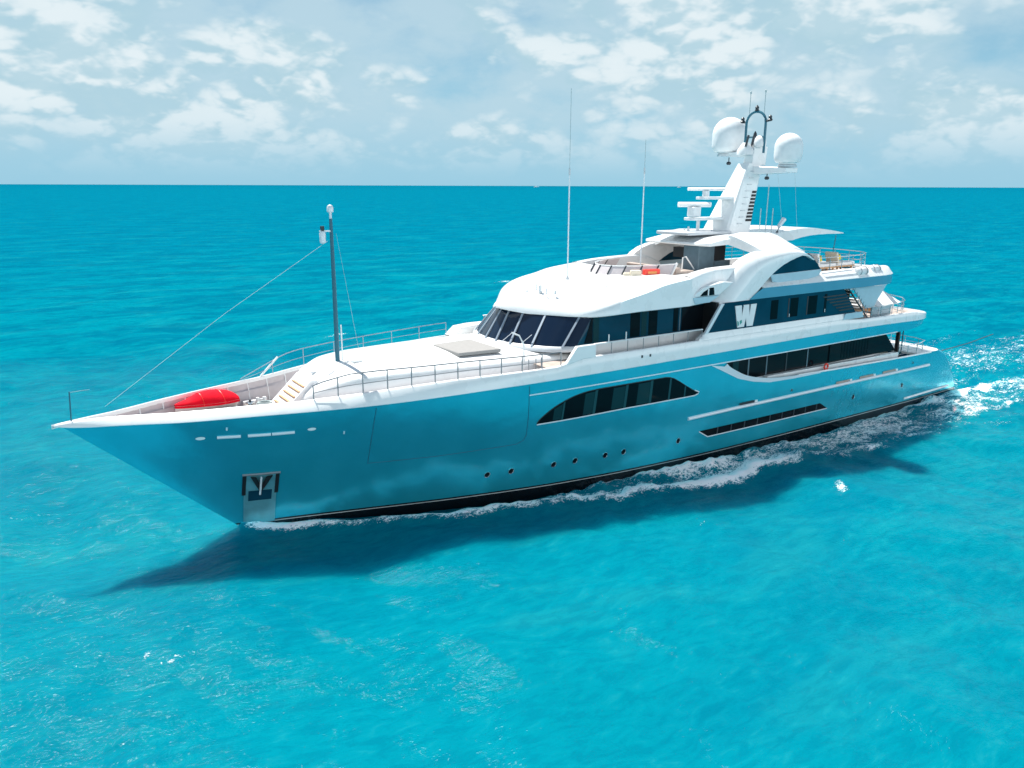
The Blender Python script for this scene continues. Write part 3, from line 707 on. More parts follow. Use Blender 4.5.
# moulded groove and mast step on the coachroof
def coach_z(x, p):
    w = float(wT(x)); zc_ = float(zT(x)); edge = zc_-(0.14+.012*w*w); q = min(abs(p)/max(w-.3, .01), 1.0); return zc_-(zc_-edge)*q*q
b = MB(); pts = [(2.85, 1.0), (3.3, 1.05), (4.0, 1.1), (4.6, .85), (5.0, .55), (5.6, .5)]
b.tube([P(x, p, coach_z(x, p)+.005) for x, p in pts], .035, 6); b.build('moulded_groove', GREYW, coach)
b = MB(); b.tube([P(9.15, p, coach_z(9.15, p)+.003) for p in (-2.2, -1, 0, 1, 2.2, 2.9)], .012, 5); b.build('panel_seam', GREYW, coach)
for x, p in ((3.6, .1), (5.35, .75)):
    b = MB(); b.box(P(x, p, coach_z(x, p)+.04), (.45 if x > 5 else .25, .4 if x > 5 else .16, .10)); b.build('deck_hatch', GREYW if x < 5 else WHITE, coach, smooth=0, bevel=.03)
b = MB()
def quad_pad(pts, z0, h): return MB().slab(pts, z0, z0+h)
quad_pad([(9.7, -.15), (9.72, 2.35), (11.9, 2.55), (11.9, -.35)], 7.0, .17).build('sun_pad', PAD, coach, smooth=0, bevel=.05)
b = MB(); b.prism([(12.9, 6.6), (13.45, 7.05), (14.3, 7.12), (15.4, 7.12), (15.4, 6.5)], -4.85, -3.9); b.build('bulwark_wing_step', WHITE, yacht, smooth=30, bevel=.05)
b = MB(); b.tube([P(12.3, 3.9, 6.4), P(12.3, 3.85, 7.55), P(12.15, 3.7, 7.95), P(11.85, 3.5, 8.1)], .035, 8); b.build('davit', WHITE, yacht)
for x in (12.1, 12.5, 12.8):
    b = MB(); b.tube([P(x, 4.55, 6.4), P(x, 4.55, 7.0)], .02, 5); b.build('deck_stanchion', STEEL, yacht)

# ---- foremast, forestay, jackstaff
b = MB(); b.tube([P(4.76, 0, 6.95), P(4.78, 0, 10.5), P(4.78, 0, 13.25)], [.105, .09, .07], 12); fm = b.build('foremast', NAVY, yacht); tag(fm, 'slim blue-grey foremast with lamps near its top')
b = MB(); b.tube([P(4.78, 0, 13.25), P(4.78, 0, 13.5)], .06, 8); b.lathe(P(4.78, 0, 13.5), [(.05, 0), (.14, .03), (.14, .22), (.10, .30), (.02, .34)], 12); b.build('masthead_lamp', SILVER, fm)
b = MB(); b.box(P(4.5, 0, 12.72), (.5, .10, .06)); b.lathe(P(4.38, 0, 12.2), [(.03, 0), (.13, .03), (.14, .42), (.1, .52), (.02, .56)], 12); b.build('steaming_lamp', SILVER, fm)
b = MB(); b.box(P(4.38, 0, 12.84), (.14, .14, .2)); b.build('lamp_shade', DARK, fm, smooth=0)
b = MB(); b.tube([P(4.95, .12, 7.0), P(4.95, .12, 8.6)], .03, 6); b.build('mast_conduit', WHITE, fm)
b = MB(); b.tube([P(4.6, 0, 12.3), P(.0, 0, 9.5), P(-4.75, 0, 6.3)], .0065, 5); b.build('forestay', ROPE, fm)
b = MB(); b.tube([P(5.0, 0, 12.6), P(6.2, -.9, 6.95)], .005, 4); b.build('backstay', ROPE, fm)
b = MB(); b.tube([P(-5.95, 0, 5.9), P(-5.88, 0, 7.05)], .028, 6); js = b.build('jackstaff', NAVY, yacht); tag(js, 'short dark staff at the tip of the bow')
b = MB(); b.tube([P(-5.88, 0, 7.03), P(-5.2, 0, 7.05)], .010, 5); b.build('staff_arm', ROPE, js)

# ---- deck gear in the bow well
b = MB(); b.prism([(1.6, 5.0), (3.15, 6.45), (3.55, 6.45), (3.3, 5.0)], -.95, .95); stp = b.build('deck_steps', WHITE_S, yacht, smooth=0, bevel=.03); tag(stp, 'white steps with wooden treads against the coachroof')
for k in range(6):
    z = 5.2 + k*.2; x = 1.86+k*.215
    b = MB(); b.box(P(x, .12, z), (.26, 1.45, .045)); b.build('tread', TEAKD, stp, smooth=0)
for x, p in ((.95, -.75), (1.1, .35), (.5, .9)):
    b = MB(); b.lathe(P(x, p, 5.0), [(.24, 0), (.24, .08), (.14, .14), (.13, .32), (.2, .40), (.18, .46), (.02, .48)], 16); w_ = b.build('winch', CHROME, yacht)
    b = MB(); b.tube([P(x, p, 5.48), P(x, p, 5.55)], .05, 8); b.build('winch_cap', DARK, w_)
for x, p in ((.2, -1.5), (1.5, -1.55), (1.4, 1.5)):
    b = MB(); b.tube([P(x, p, 5.0), P(x, p, 5.38)], .08, 10); b.tube([P(x+.3, p, 5.0), P(x+.3, p, 5.38)], .08, 10); b.tube([P(x-.1, p, 5.28), P(x+.4, p, 5.28)], .04, 8); b.build('mooring_bitts', SILVER, yacht)
b = MB(); b.tube([P(.75+.25*math.cos(a), .15+.25*math.sin(a), 5.05+.012*a) for a in [k*.4 for k in range(48)]], .035, 6)
hose = b.build('coiled_hose', GREEN, None); tag(hose, 'coiled green hose lying on the foredeck behind the red covered tender', 'hose')
b = MB(); b.tube([P(1.6+.3*math.cos(a), -.9+.3*math.sin(a), 5.06+.012*a) for a in [k*.4 for k in range(56)]], .04, 6)
rope = b.build('coiled_rope', ROPE, None); tag(rope, 'pale coiled mooring rope on the foredeck beside the steps', 'rope')
b = MB(); b.box(P(1.35, -1.75, 5.12), (.9, .25, .24)); b.build('deck_locker', WHITE_S, yacht, smooth=0, bevel=.03)

# red-covered tender on chocks in the bow
td = empty('covered_tender', P(-.8, -1.0, 5.0)); tag(td, 'small tender under a bright red cover, lying in the bow', 'tender')
td.rotation_euler = (0, 0, R(13)); td.scale = (.95, 1, .97)
def tender(prof, z_of):
    rings = []
    for i in range(25):
        u = i/24; x = -1.45 + 2.75*u
        w = .66*min(1, (max(u, .001)/.62)**.62)*(1 if u < .8 else 1-.16*((u-.8)/.2)**2)
        if u == 0: w = .02
        rings.append([Vector((x, a*w, z_of(u, abs(a)))) for a in prof])
    return rings
pr_ = [-1, -.97, -.85, -.65, -.4, -.15, .15, .4, .65, .85, .97, 1]
def cov(u, a):
    sheer_ = .72 + .10*(1-u)
    crown = (.20 + .22*math.exp(-((u-.58)/.34)**2))*min(1, u*2.4+.08)*(1 if u < .88 else 1-.45*((u-.88)/.12)**2)
    return (sheer_ + crown*max(0, 1-a**2.2)) if a < .96 else (sheer_-.05 if a < .99 else sheer_-.16)
b = MB(); rr_ = tender(pr_, cov); b.loft(rr_); b.add(rr_[-1], [tuple(range(len(pr_)))]); cv_ = b.build('canvas_cover', RED, td, smooth=60)
def hl(u, a): return .70 + .10*(1-u) - .42*(1-a**2.0) - .02
b = MB(); rr_ = tender([-.98, -.9, -.75, -.5, -.2, 0, .2, .5, .75, .9, .98], hl); b.loft(rr_); b.add(rr_[-1], [tuple(range(11))]); b.build('tender_hull', LINING, td, smooth=60)
for x in (-.6, .7):
    b = MB(); b.box((x, 0, .16), (.12, .9, .32)); b.build('chock', WHITE_S, td, smooth=0, bevel=.02)
b = MB(); b.tube([(-1.40, .10, .72), (-1.25, .36, .2), (-1.2, .42, .0)], .025, 6); b.build('lashing', ROPE, td)
for x in (-.35, .55):
    u = (x+1.45)/2.75; w = .66*min(1, (u/.62)**.62)
    b = MB(); b.tube([Vector((x, a*w, cov(u, abs(a))+.006)) for a in [k/12-1 for k in range(25)]], .012, 5); b.build('strap', MATS['red_plastic'], cv_)

# ---- wheelhouse: windscreen, side glazing and roof
sill = [(12.9, 0), (12.94, .7), (13.05, 1.35), (13.3, 2.0), (13.62, 2.65), (14.0, 3.2), (14.45, 3.62), (14.9, 3.86), (15.25, 3.98)]
topc = [(13.78, 0), (13.86, .5), (14.08, 1.02), (14.42, 1.6), (14.82, 2.2), (15.25, 2.85), (15.68, 3.4), (16.05, 3.78), (16.3, 3.95)]
def full(c): return [(x, -p) for x, p in reversed(c[1:])] + c
S, T = full(sill), full(topc)
b = MB(); b.loft([[P(x, p, 7.06), P(x2, p2, 8.60)] for (x, p), (x2, p2) in zip(S, T)]); ws = b.build('windscreen', WSG, yacht, smooth=30); tag(ws, 'raked black wheelhouse windscreen with silver mullions')
b = MB(); b.loft([[P(x-.16, p*1.012, 6.9), P(x-.14, p*1.012, 7.02), P(x-.02, p*1.003, 7.12), P(x+.05, p*.995, 7.16)] for x, p in S]); b.build('windscreen_sill', GREYW, ws, smooth=60)
cS = np.array(S); cT = np.array(T); parm = np.linspace(-1, 1, len(S))
def at_par(c, q): return float(np.interp(q, parm, c[:, 0])), float(np.interp(q, parm, c[:, 1]))
par_of_p = lambda p: float(np.interp(p, cS[:, 1], parm))
for p in (-3.75, -2.62, -1.5, -.45, .50, 1.50, 2.62, 3.72):
    q = par_of_p(p); x, y = at_par(cS, q); x2, y2 = at_par(cT, q); h = .05
    v = []
    for (xx, yy, zz) in ((x, y, 7.10), (x2, y2, 8.52)):
        n2 = Vector((-(1.0), yy*.22, 0)).normalized(); tdir = Vector((-n2.y, n2.x, 0))
        for sgn in (-1, 1):
            for o in (0.0, .06): v.append(P(xx + n2.x*o + tdir.x*sgn*h, yy + n2.y*o + tdir.y*sgn*h, zz + o*.5))
    m_ = MB(); m_.add(v, [(1, 3, 7, 5), (0, 1, 5, 4), (3, 2, 6, 7), (0, 2, 3, 1), (4, 5, 7, 6)]); m_.build('mullion', FRAME, ws, smooth=0)
for p in (1.0, 2.1):
    q = par_of_p(p); x, y = at_par(cS, q); x2, y2 = at_par(cT, q)
    b = MB(); b.tube([P(x-.05, y, 7.15), P(x+(x2-x)*.35-.05, y+.55+(y2-y)*.35, 7.15+.5)], .014, 5); b.build('wiper', SILVER, ws)
for sg in (1, -1):
    b = MB(); b.loft([[P(15.25, sg*3.98, 7.06), P(16.3, sg*3.95, 8.62)], [P(16.6, sg*4.0, 7.06), P(16.6, sg*4.0, 8.66)], [P(24.2, sg*4.0, 7.06), P(24.2, sg*4.0, 8.66)]]); sw = b.build('side_glazing', GLASSB, yacht, smooth=0)
    b = MB(); b.loft([[P(14.9, sg*3.90, 6.5), P(15.2, sg*3.99, 7.18)], [P(16.6, sg*4.02, 6.5), P(16.6, sg*4.02, 7.18)], [P(24.2, sg*4.02, 6.5), P(24.2, sg*4.02, 7.18)]]); b.build('deckhouse_wall', WHITE, yacht, smooth=0)
    if sg == 1:
        for x, w, m in ((15.75, .5, GLASS), (16.3, .35, PANE2), (18.7, .65, PANE), (19.45, .35, PANE2), (19.95, .6, PANE), (21.7, .35, PANE), (22.15, .06, GREYBL), (22.3, 1.8, GLASS)):
            b = MB(); z1 = 8.5; b.prism([(x, 7.24), (x+w, 7.24), (x+w, z1), (x+.0 if x > 16 else x+.45, z1)], 4.004, 4.016); b.build('pane', m, sw, smooth=0)
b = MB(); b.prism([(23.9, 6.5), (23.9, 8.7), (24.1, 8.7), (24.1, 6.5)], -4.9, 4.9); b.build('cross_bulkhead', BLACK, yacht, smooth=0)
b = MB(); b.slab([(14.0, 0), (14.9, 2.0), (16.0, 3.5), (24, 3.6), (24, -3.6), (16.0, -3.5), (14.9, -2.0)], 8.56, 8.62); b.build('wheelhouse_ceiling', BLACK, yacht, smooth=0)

# roof shell
ye = pchip([13.18, 13.22, 13.35, 13.84, 14.35, 14.8, 15.25, 15.7, 16.05, 16.5, 17.3, 18.2, 24], [.0, .16, .45, 1.1, 1.72, 2.4, 3.1, 3.7, 4.1, 4.52, 4.88, 5.0, 5.02])
zev = pchip([13.18, 13.6, 14.3, 15.2, 16.0, 16.5, 17.5, 18.5, 24], [8.70, 8.60, 8.49, 8.49, 8.52, 8.58, 8.68, 8.715, 8.715])
zc_r = pchip([13.18, 13.45, 14.0, 15.0, 16.4, 18.4, 20.0, 22.0], [8.80, 8.98, 9.22, 9.43, 9.66, 9.90, 10.03, 10.08])
zsh = pchip([12.95, 14.5, 15.4, 16.0, 16.6, 17.5, 19, 20, 22], [8.62, 8.58, 8.62, 8.82, 9.10, 9.42, 9.74, 9.98, 10.22])
rings = []
NR = 24
for i in range(61):
    x = 13.181 + (21.93-13.181)*(i/60)**1.7
    w = max(float(ye(x)), .03); zc_ = float(zc_r(x)); zs = float(zsh(x)); ze = float(zev(x)); r = []
    r.append(P(x + (.16 if x < 16 else 0), max(w-.12, .01), ze-.05)); r.append(P(x, w, ze)); r.append(P(x, w-.004, ze+.045))
    side = zs - .12
    if side > ze+.085: r.append(P(x, w-.02-.02*(side-ze-.045), side))
    else: r.append(P(x, w-.01, ze+.06))
    nn_ = NR
    for k in range(1, nn_+1):
        q = 1-k/nn_; y_ = (w-.03)*q
        t_ = (1-q**2.0); base_z = max(side, ze+.06)
        e_ = 1-(1-min(1, (1-q)*5.0))**2.2                    # quick turn at the shoulder, then gentle camber
        blend = min(max((x-14.8)/3.2, 0), 1)
        dome = base_z + (zc_-base_z)*(t_**.72)
        hard = base_z + .13*e_ + (zc_-base_z-.13)*t_
        r.append(P(x, y_, dome*(1-blend)+hard*blend))
    rings.append(r)
rf = MB(); rf.loft(rings).mirror(); roof = rf.build('wheelhouse_roof', WHITE, yacht, smooth=60); tag(roof, 'smooth white curved roof over the wheelhouse')
for x, p, h, r in ((15.0, .9, .26, .03), (15.25, 1.0, .40, .09), (15.35, .55, .34, .03), (15.2, 1.6, .32, .03), (15.5, 1.95, .22, .06), (14.9, .35, .12, .05)):
    b = MB(); zb_ = float(zc_r(x))-.02*p*p-.02; b.lathe(P(x, p, zb_), [(r*1.3, 0), (r*1.2, .04), (r, .06), (r, h-.04), (r*.5, h)], 10); b.build('roof_fitting', SILVER if r < .05 else WHITE_S, roof)

# ---- sun-deck coaming, arch and slab
zsd = pchip([21.9, 23, 24.5, 26, 27.2, 28.2], [10.16, 10.32, 10.42, 10.45, 10.3, 9.9])
rings = []
for x in spaced(21.9, 28.2, .25):
    z = float(zsd(x)); q = float(np.interp(x, [21.9, 24.3], [0, .58])); rings.append([P(x, 4.86-q, 8.66), P(x, 5.0-q, 8.72), P(x, 4.98-q, z-.16), P(x, 4.93-q, z-.06), P(x, 4.82-q, z), P(x, 4.5-q*.75, z+.05), P(x, 4.3-q*.75, z+.02), P(x, 4.24-q*.75, z-.06), P(x, 4.24-q*.75, 9.3)])
for sg in (1, -1):
    cm = MB(); cm.loft([[Vector((v.x, v.y*sg, v.z)) for v in r] for r in rings]); cm.build('sundeck_coaming', WHITE, yacht, smooth=50)
b = MB(); b.slab([(21.8, 4.5), (36, 4.5), (39.6, 4.2), (40.3, 3), (40.6, 0), (40.3, -3), (39.6, -4.2), (36, -4.5), (21.8, -4.5)], 9.24, 9.30); b.build('sundeck_floor', TEAK, yacht, smooth=0)
b = MB(); b.slab([(24, 4.9), (36, 4.9), (39.6, 4.3), (40.4, 3), (40.7, 0), (40.4, -3), (39.6, -4.3), (36, -4.9), (24, -4.9)], 8.62, 8.70); b.build('sundeck_soffit', WHITE_S, yacht, smooth=0)
# sun-deck slab aft: blue face below, white bulwark above
op = [(x, 5.0) for x in spaced(26.4, 38.4, .5)] + stern_outline(38.4, 5.0, 42.2, 26, 2.9)[1:]
rings = []; rings2 = []
for i, (x, p) in enumerate(op):
    zlo = 8.64; zhi = 9.25
    if i == 0: zhi = 8.70
    elif i == 1: zhi = 9.0
    elif i == 2: zhi = 9.22
    t_ = max(0, (x-39)/3.2)
    rings.append([P(x, max(p-.06, 0), zlo+.25*t_*t_), P(x, p, zlo+.04+.22*t_*t_), P(x, p, (zlo+zhi)/2), P(x, p, zhi)])
b = MB(); b.loft(rings).mirror(); b.build('sundeck_edge', BLUEP, yacht, smooth=50)
zbw = lerp([(27.0, 9.45), (28.5, 9.62), (32.5, 9.74), (36, 9.78), (40.2, 9.78), (42.2, 9.5)])
for i, (x, p) in enumerate(op):
    if x < 27.0: continue
    z = zbw(x); s_ = 1 if p > 1.2 else p/1.2
    k = .55 if x < 39.4 else .55*max(.25, 1-(x-39.4)/3)
    xx = x - (0 if x < 39.4 else .25*(x-39.4)/3)
    rings2.append([P(x, p, 9.245), P(x, p+.012*s_, 9.27), P(xx, p-k*.35*s_, 9.27+(z-9.27)*.45), P(xx, p-k*.85*s_, z-.05), P(xx, p-(k+.05)*s_, z), P(xx-.03, p-(k+.2)*s_, z), P(xx-.05, p-(k+.25)*s_, z-.05), P(xx-.05, p-(k+.25)*s_, 9.28)])
b = MB(); b.loft(rings2).mirror(); b.build('sundeck_bulwark', WHITE, yacht, smooth=50)

# curved side arches
outer = [(24.0, 8.68), (24.45, 9.05), (25.05, 9.62), (25.6, 10.18), (26.1, 10.62), (26.7, 10.92), (27.4, 11.12), (28.4, 11.25), (29.5, 11.32), (30.3, 11.28), (30.9, 11.15), (31.5, 10.86), (31.9, 10.60)]
inner = [(26.45, 8.62), (26.75, 8.85), (27.15, 9.16), (27.55, 9.48), (27.95, 9.78), (28.3, 10.02), (28.7, 10.24), (29.1, 10.43), (29.6, 10.60), (30.2, 10.77), (30.7, 10.87), (31.2, 10.80), (31.75, 10.55)]
for sg in (1, -1):
    # section: face, rounded shoulder, sunlit top leaning inboard
    rings = []
    for (xo, zo), (xi, zi) in zip(outer, inner):
        xm, zm = xo+(xi-xo)*.42, zo+(zi-zo)*.42
        rings.append([P(xi, sg*4.75, zi), P(xi, sg*4.96, zi), P(xm+(xi-xm)*.12, sg*4.99, zm+(zi-zm)*.12), P(xm, sg*4.97, zm), P(xm+(xo-xm)*.4, sg*4.86, zm+(zo-zm)*.45), P(xm+(xo-xm)*.8, sg*4.62, zm+(zo-zm)*.84), P(xo, sg*4.42, zo), P(xo+.03, sg*3.95, zo-.02), P(xi, sg*3.95, zi)])
    b = MB(); b.loft(rings, closed=True, cap=True); ar = b.build('side_arch', WHITE, yacht, smooth=50)
    if sg == 1: tag(ar, 'sweeping white side arch above the W panel')
    gl = [(28.35, 9.90), (28.9, 10.30), (29.6, 10.62), (30.3, 10.80), (30.9, 10.90), (31.55, 10.93), (31.95, 10.72), (32.4, 10.35), (32.8, 9.98), (31.2, 9.92), (29.6, 9.90)]
    b = MB(); b.prism(gl, sg*4.66, sg*4.74); g_ = b.build('arch_window', GLASSB, yacht, smooth=0)
    if sg == 1: tag(g_, 'dark blue half-moon window under the arch')
    b = MB(); b.prism([(28.3, 9.90), (32.9, 9.98), (32.6, 9.60), (31.3, 9.42), (29.5, 9.36), (28.5, 9.5)], sg*4.70, sg*4.80); b.build('arch_recess', LTBLUE, yacht, smooth=0, bevel=.03)
    # small teardrop window with its hood in the coaming
    b = MB(); b.prism([(22.05, 9.12), (22.35, 9.36), (22.75, 9.54), (23.25, 9.66), (24.3, 9.78), (25.05, 9.72), (24.0, 9.12)], sg*4.35, sg*4.97); hd = b.build('window_hood', WHITE, yacht, smooth=30, bevel=.03)
    b = MB(); b.prism([(22.55, 9.15), (22.8, 9.36), (23.3, 9.55), (23.55, 9.54), (23.62, 9.15)], sg*4.98, sg*4.986); b.build('pane', GLASS, hd, smooth=0)
    b = MB(); b.prism([(23.1, 9.15), (23.19, 9.15), (23.19, 9.50), (23.1, 9.48)], sg*4.988, sg*5.0); b.build('mullion', WHITE, hd, smooth=0)
    b = MB(); b.prism([(22.05, 9.10), (24.0, 9.10), (23.3, 8.78), (22.25, 8.78)], sg*4.45, sg*4.99); b.build('hood_sill', LTBLUE, hd, smooth=0)
    # slanting strut at the end of the side deck
    b = MB(); b.prism([(23.0, 7.15), (23.25, 7.15), (24.38, 8.64), (24.12, 8.64)], sg*4.93, sg*5.07); b.build('side_strut', SILVER, yacht, smooth=0, bevel=.02)
    # full-beam dark side panel with W
    b = MB(); b.prism([(23.25, 7.12), (24.38, 8.66), (34.95, 8.68), (36.4, 7.16)], sg*4.92, sg*5.0); pn = b.build('side_panel', GLASSB, yacht, smooth=0)
    if sg == 1: tag(pn, 'dark blue glossy panel carrying the white W')
    if sg == 1:
        for x, w, m in ((28.25, .62, PANE), (29.95, .7, PANE), (29.75, .09, BLACK), (31.45, .10, BLACK), (31.6, .8, PANE), (33.1, .22, GLASS)):
            b = MB(); b.prism([(x, 7.42), (x+w, 7.42), (x+w, 8.50), (x, 8.50)], 5.002, 5.012); b.build('pane', m, pn, smooth=0)
        for k in range(6):
            x0 = 32.9 + .34*k; z = 8.36-.185*k
            b = MB(); b.prism([(x0, z), (35.1+.19*k, z+.02), (35.2+.19*k, z-.055), (x0+.12, z-.075)], 5.002, 5.02); b.build('louvre', BLACK, pn, smooth=0)
        for x in (29.9, 33.2):
            b = MB(); b.tube([P(x, 5.02, 7.44), P(x, 5.02, 7.62)], .02, 5); b.build('door_handle', SILVER, pn)
        # the white slab letter
        wx, wz, ww, wh = 25.25, 7.235, 1.74, 1.20
        # outline of a heavy W: two deep V cuts from the top, one notch from below
        L_ = [(0, 1.0), (.30, 1.0), (.34, .46), (.40, 1.0), (.64, 1.0), (.69, .46), (.73, 1.0), (1.0, 1.0), (.88, 0.0), (.60, 0.0), (.535, .42), (.47, 0.0), (.17, 0.0)]
        pts = [(wx+ww*a, wz+wh*c_) for a, c_ in L_]
        idx = [(0, 1, 2, 12), (12, 2, 3, 11), (11, 3, 10), (3, 4, 10), (10, 4, 5, 9), (9, 5, 8), (5, 6, 7, 8)]
        b = MB(); v0 = [P(x, 5.004, z) for x, z in pts]; v1 = [P(x, 5.04, z) for x, z in pts]; n_ = len(pts)
        b.add(v0+v1, [tuple(i+n_ for i in f) for f in idx] + [(i, (i+1) % n_, (i+1) % n_+n_, i+n_) for i in range(n_)])
        lt = b.build('letter', WHITE_S, pn, smooth=0); tag(lt, 'white slab letter W')
        b = MB(); b.add([P(wx+ww*a, 5.044, wz+wh*c_) for a, c_ in ((.13, .32), (.165, .06), (.23, .10), (.21, .26))], [(0, 1, 2, 3)]); b.add([P(wx+ww*a, 5.044, wz+wh*c_) for a, c_ in ((.24, .3), (.27, .12), (.34, .34), (.36, .2))], [(0, 1, 3, 2)]); b.build('letter_figure', MATS['green_hose'], lt, smooth=0)
        b = MB(); b.prism([(35.0, 6.80), (35.2, 7.17), (36.9, 7.17), (37.1, 6.80)], 5.06, 5.13); b.build('bulwark_inset', LTBLUE, yacht, smooth=0)

# ---- sun-deck windscreen, lounge and the block under the hardtop
wsb = [(23.0, 2.35), (21.9, 2.18), (21.0, 1.85), (20.3, 1.32), (19.8, .7), (19.6, 0), (19.8, -.7), (20.3, -1.32), (21.0, -1.85), (21.9, -2.18), (23.0, -2.35)]
for i in range(len(wsb)-1):
    (x, p), (x2, p2) = wsb[i], wsb[i+1]
    zb1 = 9.86 + .02*(x-19.8); zb2 = 9.86+.02*(x2-19.8)
    b = MB(); f0 = .03
    v = [P(x, p, zb1), P(x2, p2, zb2), P(x2+.42, p2*.97, zb2+.62), P(x+.42, p*.97, zb1+.62)]
    b.add(v + [a+Vector((.04, 0, 0)) for a in v], [(0, 1, 2, 3), (7, 6, 5, 4), (0, 1, 5, 4), (2, 3, 7, 6)])
    s_ = b.build('wind_screen_panel', MATS['grey_canvas'] if False else LINING, yacht, smooth=0)
    b = MB(); b.tube([v[0], v[3]], .045, 6); b.build('screen_post', DARK if i not in (0,) else WHITE, s_)
    b = MB(); b.tube([v[3], v[2]], .035, 6); b.build('screen_rail', WHITE, s_)
b = MB(); b.tube([P(23.0, 2.35, 9.9), P(23.5, 2.3, 10.58)], .07, 6); b.build('screen_end_post', WHITE, yacht)
b = MB(); b.box(P(21.55, 2.36, 10.16), (.92, .26, .42), rz=-.30); bx_ = b.build('red_box', REDBOX, None, smooth=0, bevel=.04); tag(bx_, 'red box hanging on the sundeck windscreen', 'box')
b = MB(); b.box(P(21.51, 2.492, 10.20), (.50, .02, .13), rz=-.30); b.build('box_label', MATS['orange_cushion'], bx_, smooth=0)
bg_ = MB(); bg_.box(P(20.75, 2.02, 10.13), (.6, .28, .42), rz=-.5); bg_.box(P(20.4, 1.72, 10.05), (.4, .26, .3), rz=-.6); o = bg_.build('folded_cover', BEIGE, None, smooth=0, bevel=.09); tag(o, 'beige folded covers heaped beside the red box', 'cover')
b = MB(); b.box(P(25.2, .2, 9.75), (2.6, 4.4, .30)); sf = b.build('lounge_base', WHITE_S, yacht, smooth=0, bevel=.04)
for p in (-1.6, -.2, 1.2):
    b = MB(); b.box(P(24.1, p, 10.0), (.4, 1.3, .5)); b.box(P(24.8, p, 9.97), (1.1, 1.3, .16)); b.build('cushion', TEAK, sf, smooth=0, bevel=.05)
b = MB(); b.box(P(26.55, 1.0, 10.35), (1.3, 1.2, 2.15)); blk = b.build('bar_block', GREYBL, yacht, smooth=0, bevel=.04); tag(blk, 'blue-grey bar block under the hardtop')
b = MB(); b.box(P(27.65, 1.0, 10.98), (.9, 1.18, .98)); b.build('bar_opening', BLACK, blk, smooth=0)
b = MB(); b.box(P(27.9, 1.0, 9.85), (1.35, 1.16, 1.2)); b.build('bar_counter', GREYBL, blk, smooth=0)
b = MB(); b.box(P(27.7, -1.5, 10.75), (.5, .9, .6)); b.build('console_screen', BLACK, blk, smooth=0)
for x, p in ((26.0, 2.3), (26.9, 2.5), (27.7, 2.6)):
    b = MB(); b.lathe(P(x, p, 9.3), [(.2, 0), (.05, .05), (.05, .62), (.22, .66), (.22, .78), (.02, .8)], 12); t_ = b.build('bar_stool', STEEL, None); tag(t_, {26.0: 'grey bar stool nearest the red box on the sundeck', 26.9: 'grey bar stool in the middle in front of the bar block', 27.7: 'grey bar stool nearest the dark arch window side'}[x], 'stool', 'bar stools on the sundeck')
    b = MB(); b.lathe(P(x, p, 10.08), [(.2, 0), (.23, .03), (.23, .09), (.18, .12)], 12); b.build('seat', WHITE_S, t_)
b = MB(); b.tube([P(24.9, 1.3, 9.9), P(24.95, 1.3, 10.75), P(25.2, 1.3, 10.78), P(26.0, 1.3, 9.95)], .04, 6); b.build('grab_rail', WHITE, yacht)
b = MB(); b.tube([P(27.3, 4.1, 10.3), P(29.3, 4.1, 10.75)], .05, 6); b.build('stair_rail', DARK, yacht)

# ---- hardtop with its legs
ht = MB()
front = [(25.55, 2.55), (25.4, 1.8), (25.38, .6), (25.45, -.6), (25.5, -1.8), (25.7, -2.5)]
rings = []
for k in range(25):
    p = 2.55 - 5.1*k/24; e = (abs(p)/2.55)**6
    xf = 25.42 + .25*e; xb = 31.8
    rings.append([P(xf, p, 11.46), P(xf+.05, p, 11.40), P(xf+.7, p, 11.42), P(xb, p, 11.62), P(xb, p, 11.98-.06*e), P(xf+2.6, p, 11.95-.1*e), P(xf+1.0, p, 11.80-.08*e), P(xf+.03, p, 11.56)])
ht.loft(rings, closed=True, cap=True); hard = ht.build('hardtop', WHITE, yacht, smooth=40); tag(hard, 'flat white hardtop carrying the radars and mast')
b = MB(); b.box(P(27.1, 0, 12.03), (3.6, 2.6, .18)); b.build('antenna_plinth', GREYW, hard, smooth=0, bevel=.05)
for sg in (1, -1):
    rings = []
    for k in range(9):
        u = k/8; p = 2.4 + 1.9*u; drop = 1.0*u**1.25
        rings.append([P(27.3+.6*u, sg*p, 11.45-.55*u), P(27.35+.55*u, sg*p, 11.98-drop*.75+.0), P(28.3+.3*u, sg*p, 12.10-drop*.86), P(31.0, sg*p, 12.02-drop*.78), P(31.9-.1*u, sg*p, 11.66-.65*u), P(31.5, sg*p, 11.48-.6*u)])
    b = MB(); b.loft(rings, closed=True, cap=True); b.build('hardtop_leg', WHITE, hard, smooth=45)
# wing canopy aft of the hardtop
rings = []
for k in range(15):
    p = 2.2-4.4*k/14; xe = 39.2 - .7*(abs(p)/2.2)**3; r = []
    for j in range(9):
        u = j/8; x = 31.6 + (xe-31.6)*u; z = 11.92 + .30*math.sin(min(1, u*1.6)*math.pi/2)*1.0 - .62*max(0, u-.35)**1.6*1.4; r.append((x, z, min(.75, .2+u*3)*(1-u)**.9+.05))
    rings.append([P(x, p, z) for x, z, t_ in r] + [P(x, p, z-t_) for x, z, t_ in reversed(r)])
b = MB(); b.loft(rings, closed=True, cap=True); b.build('wing_canopy', WHITE, hard, smooth=50)

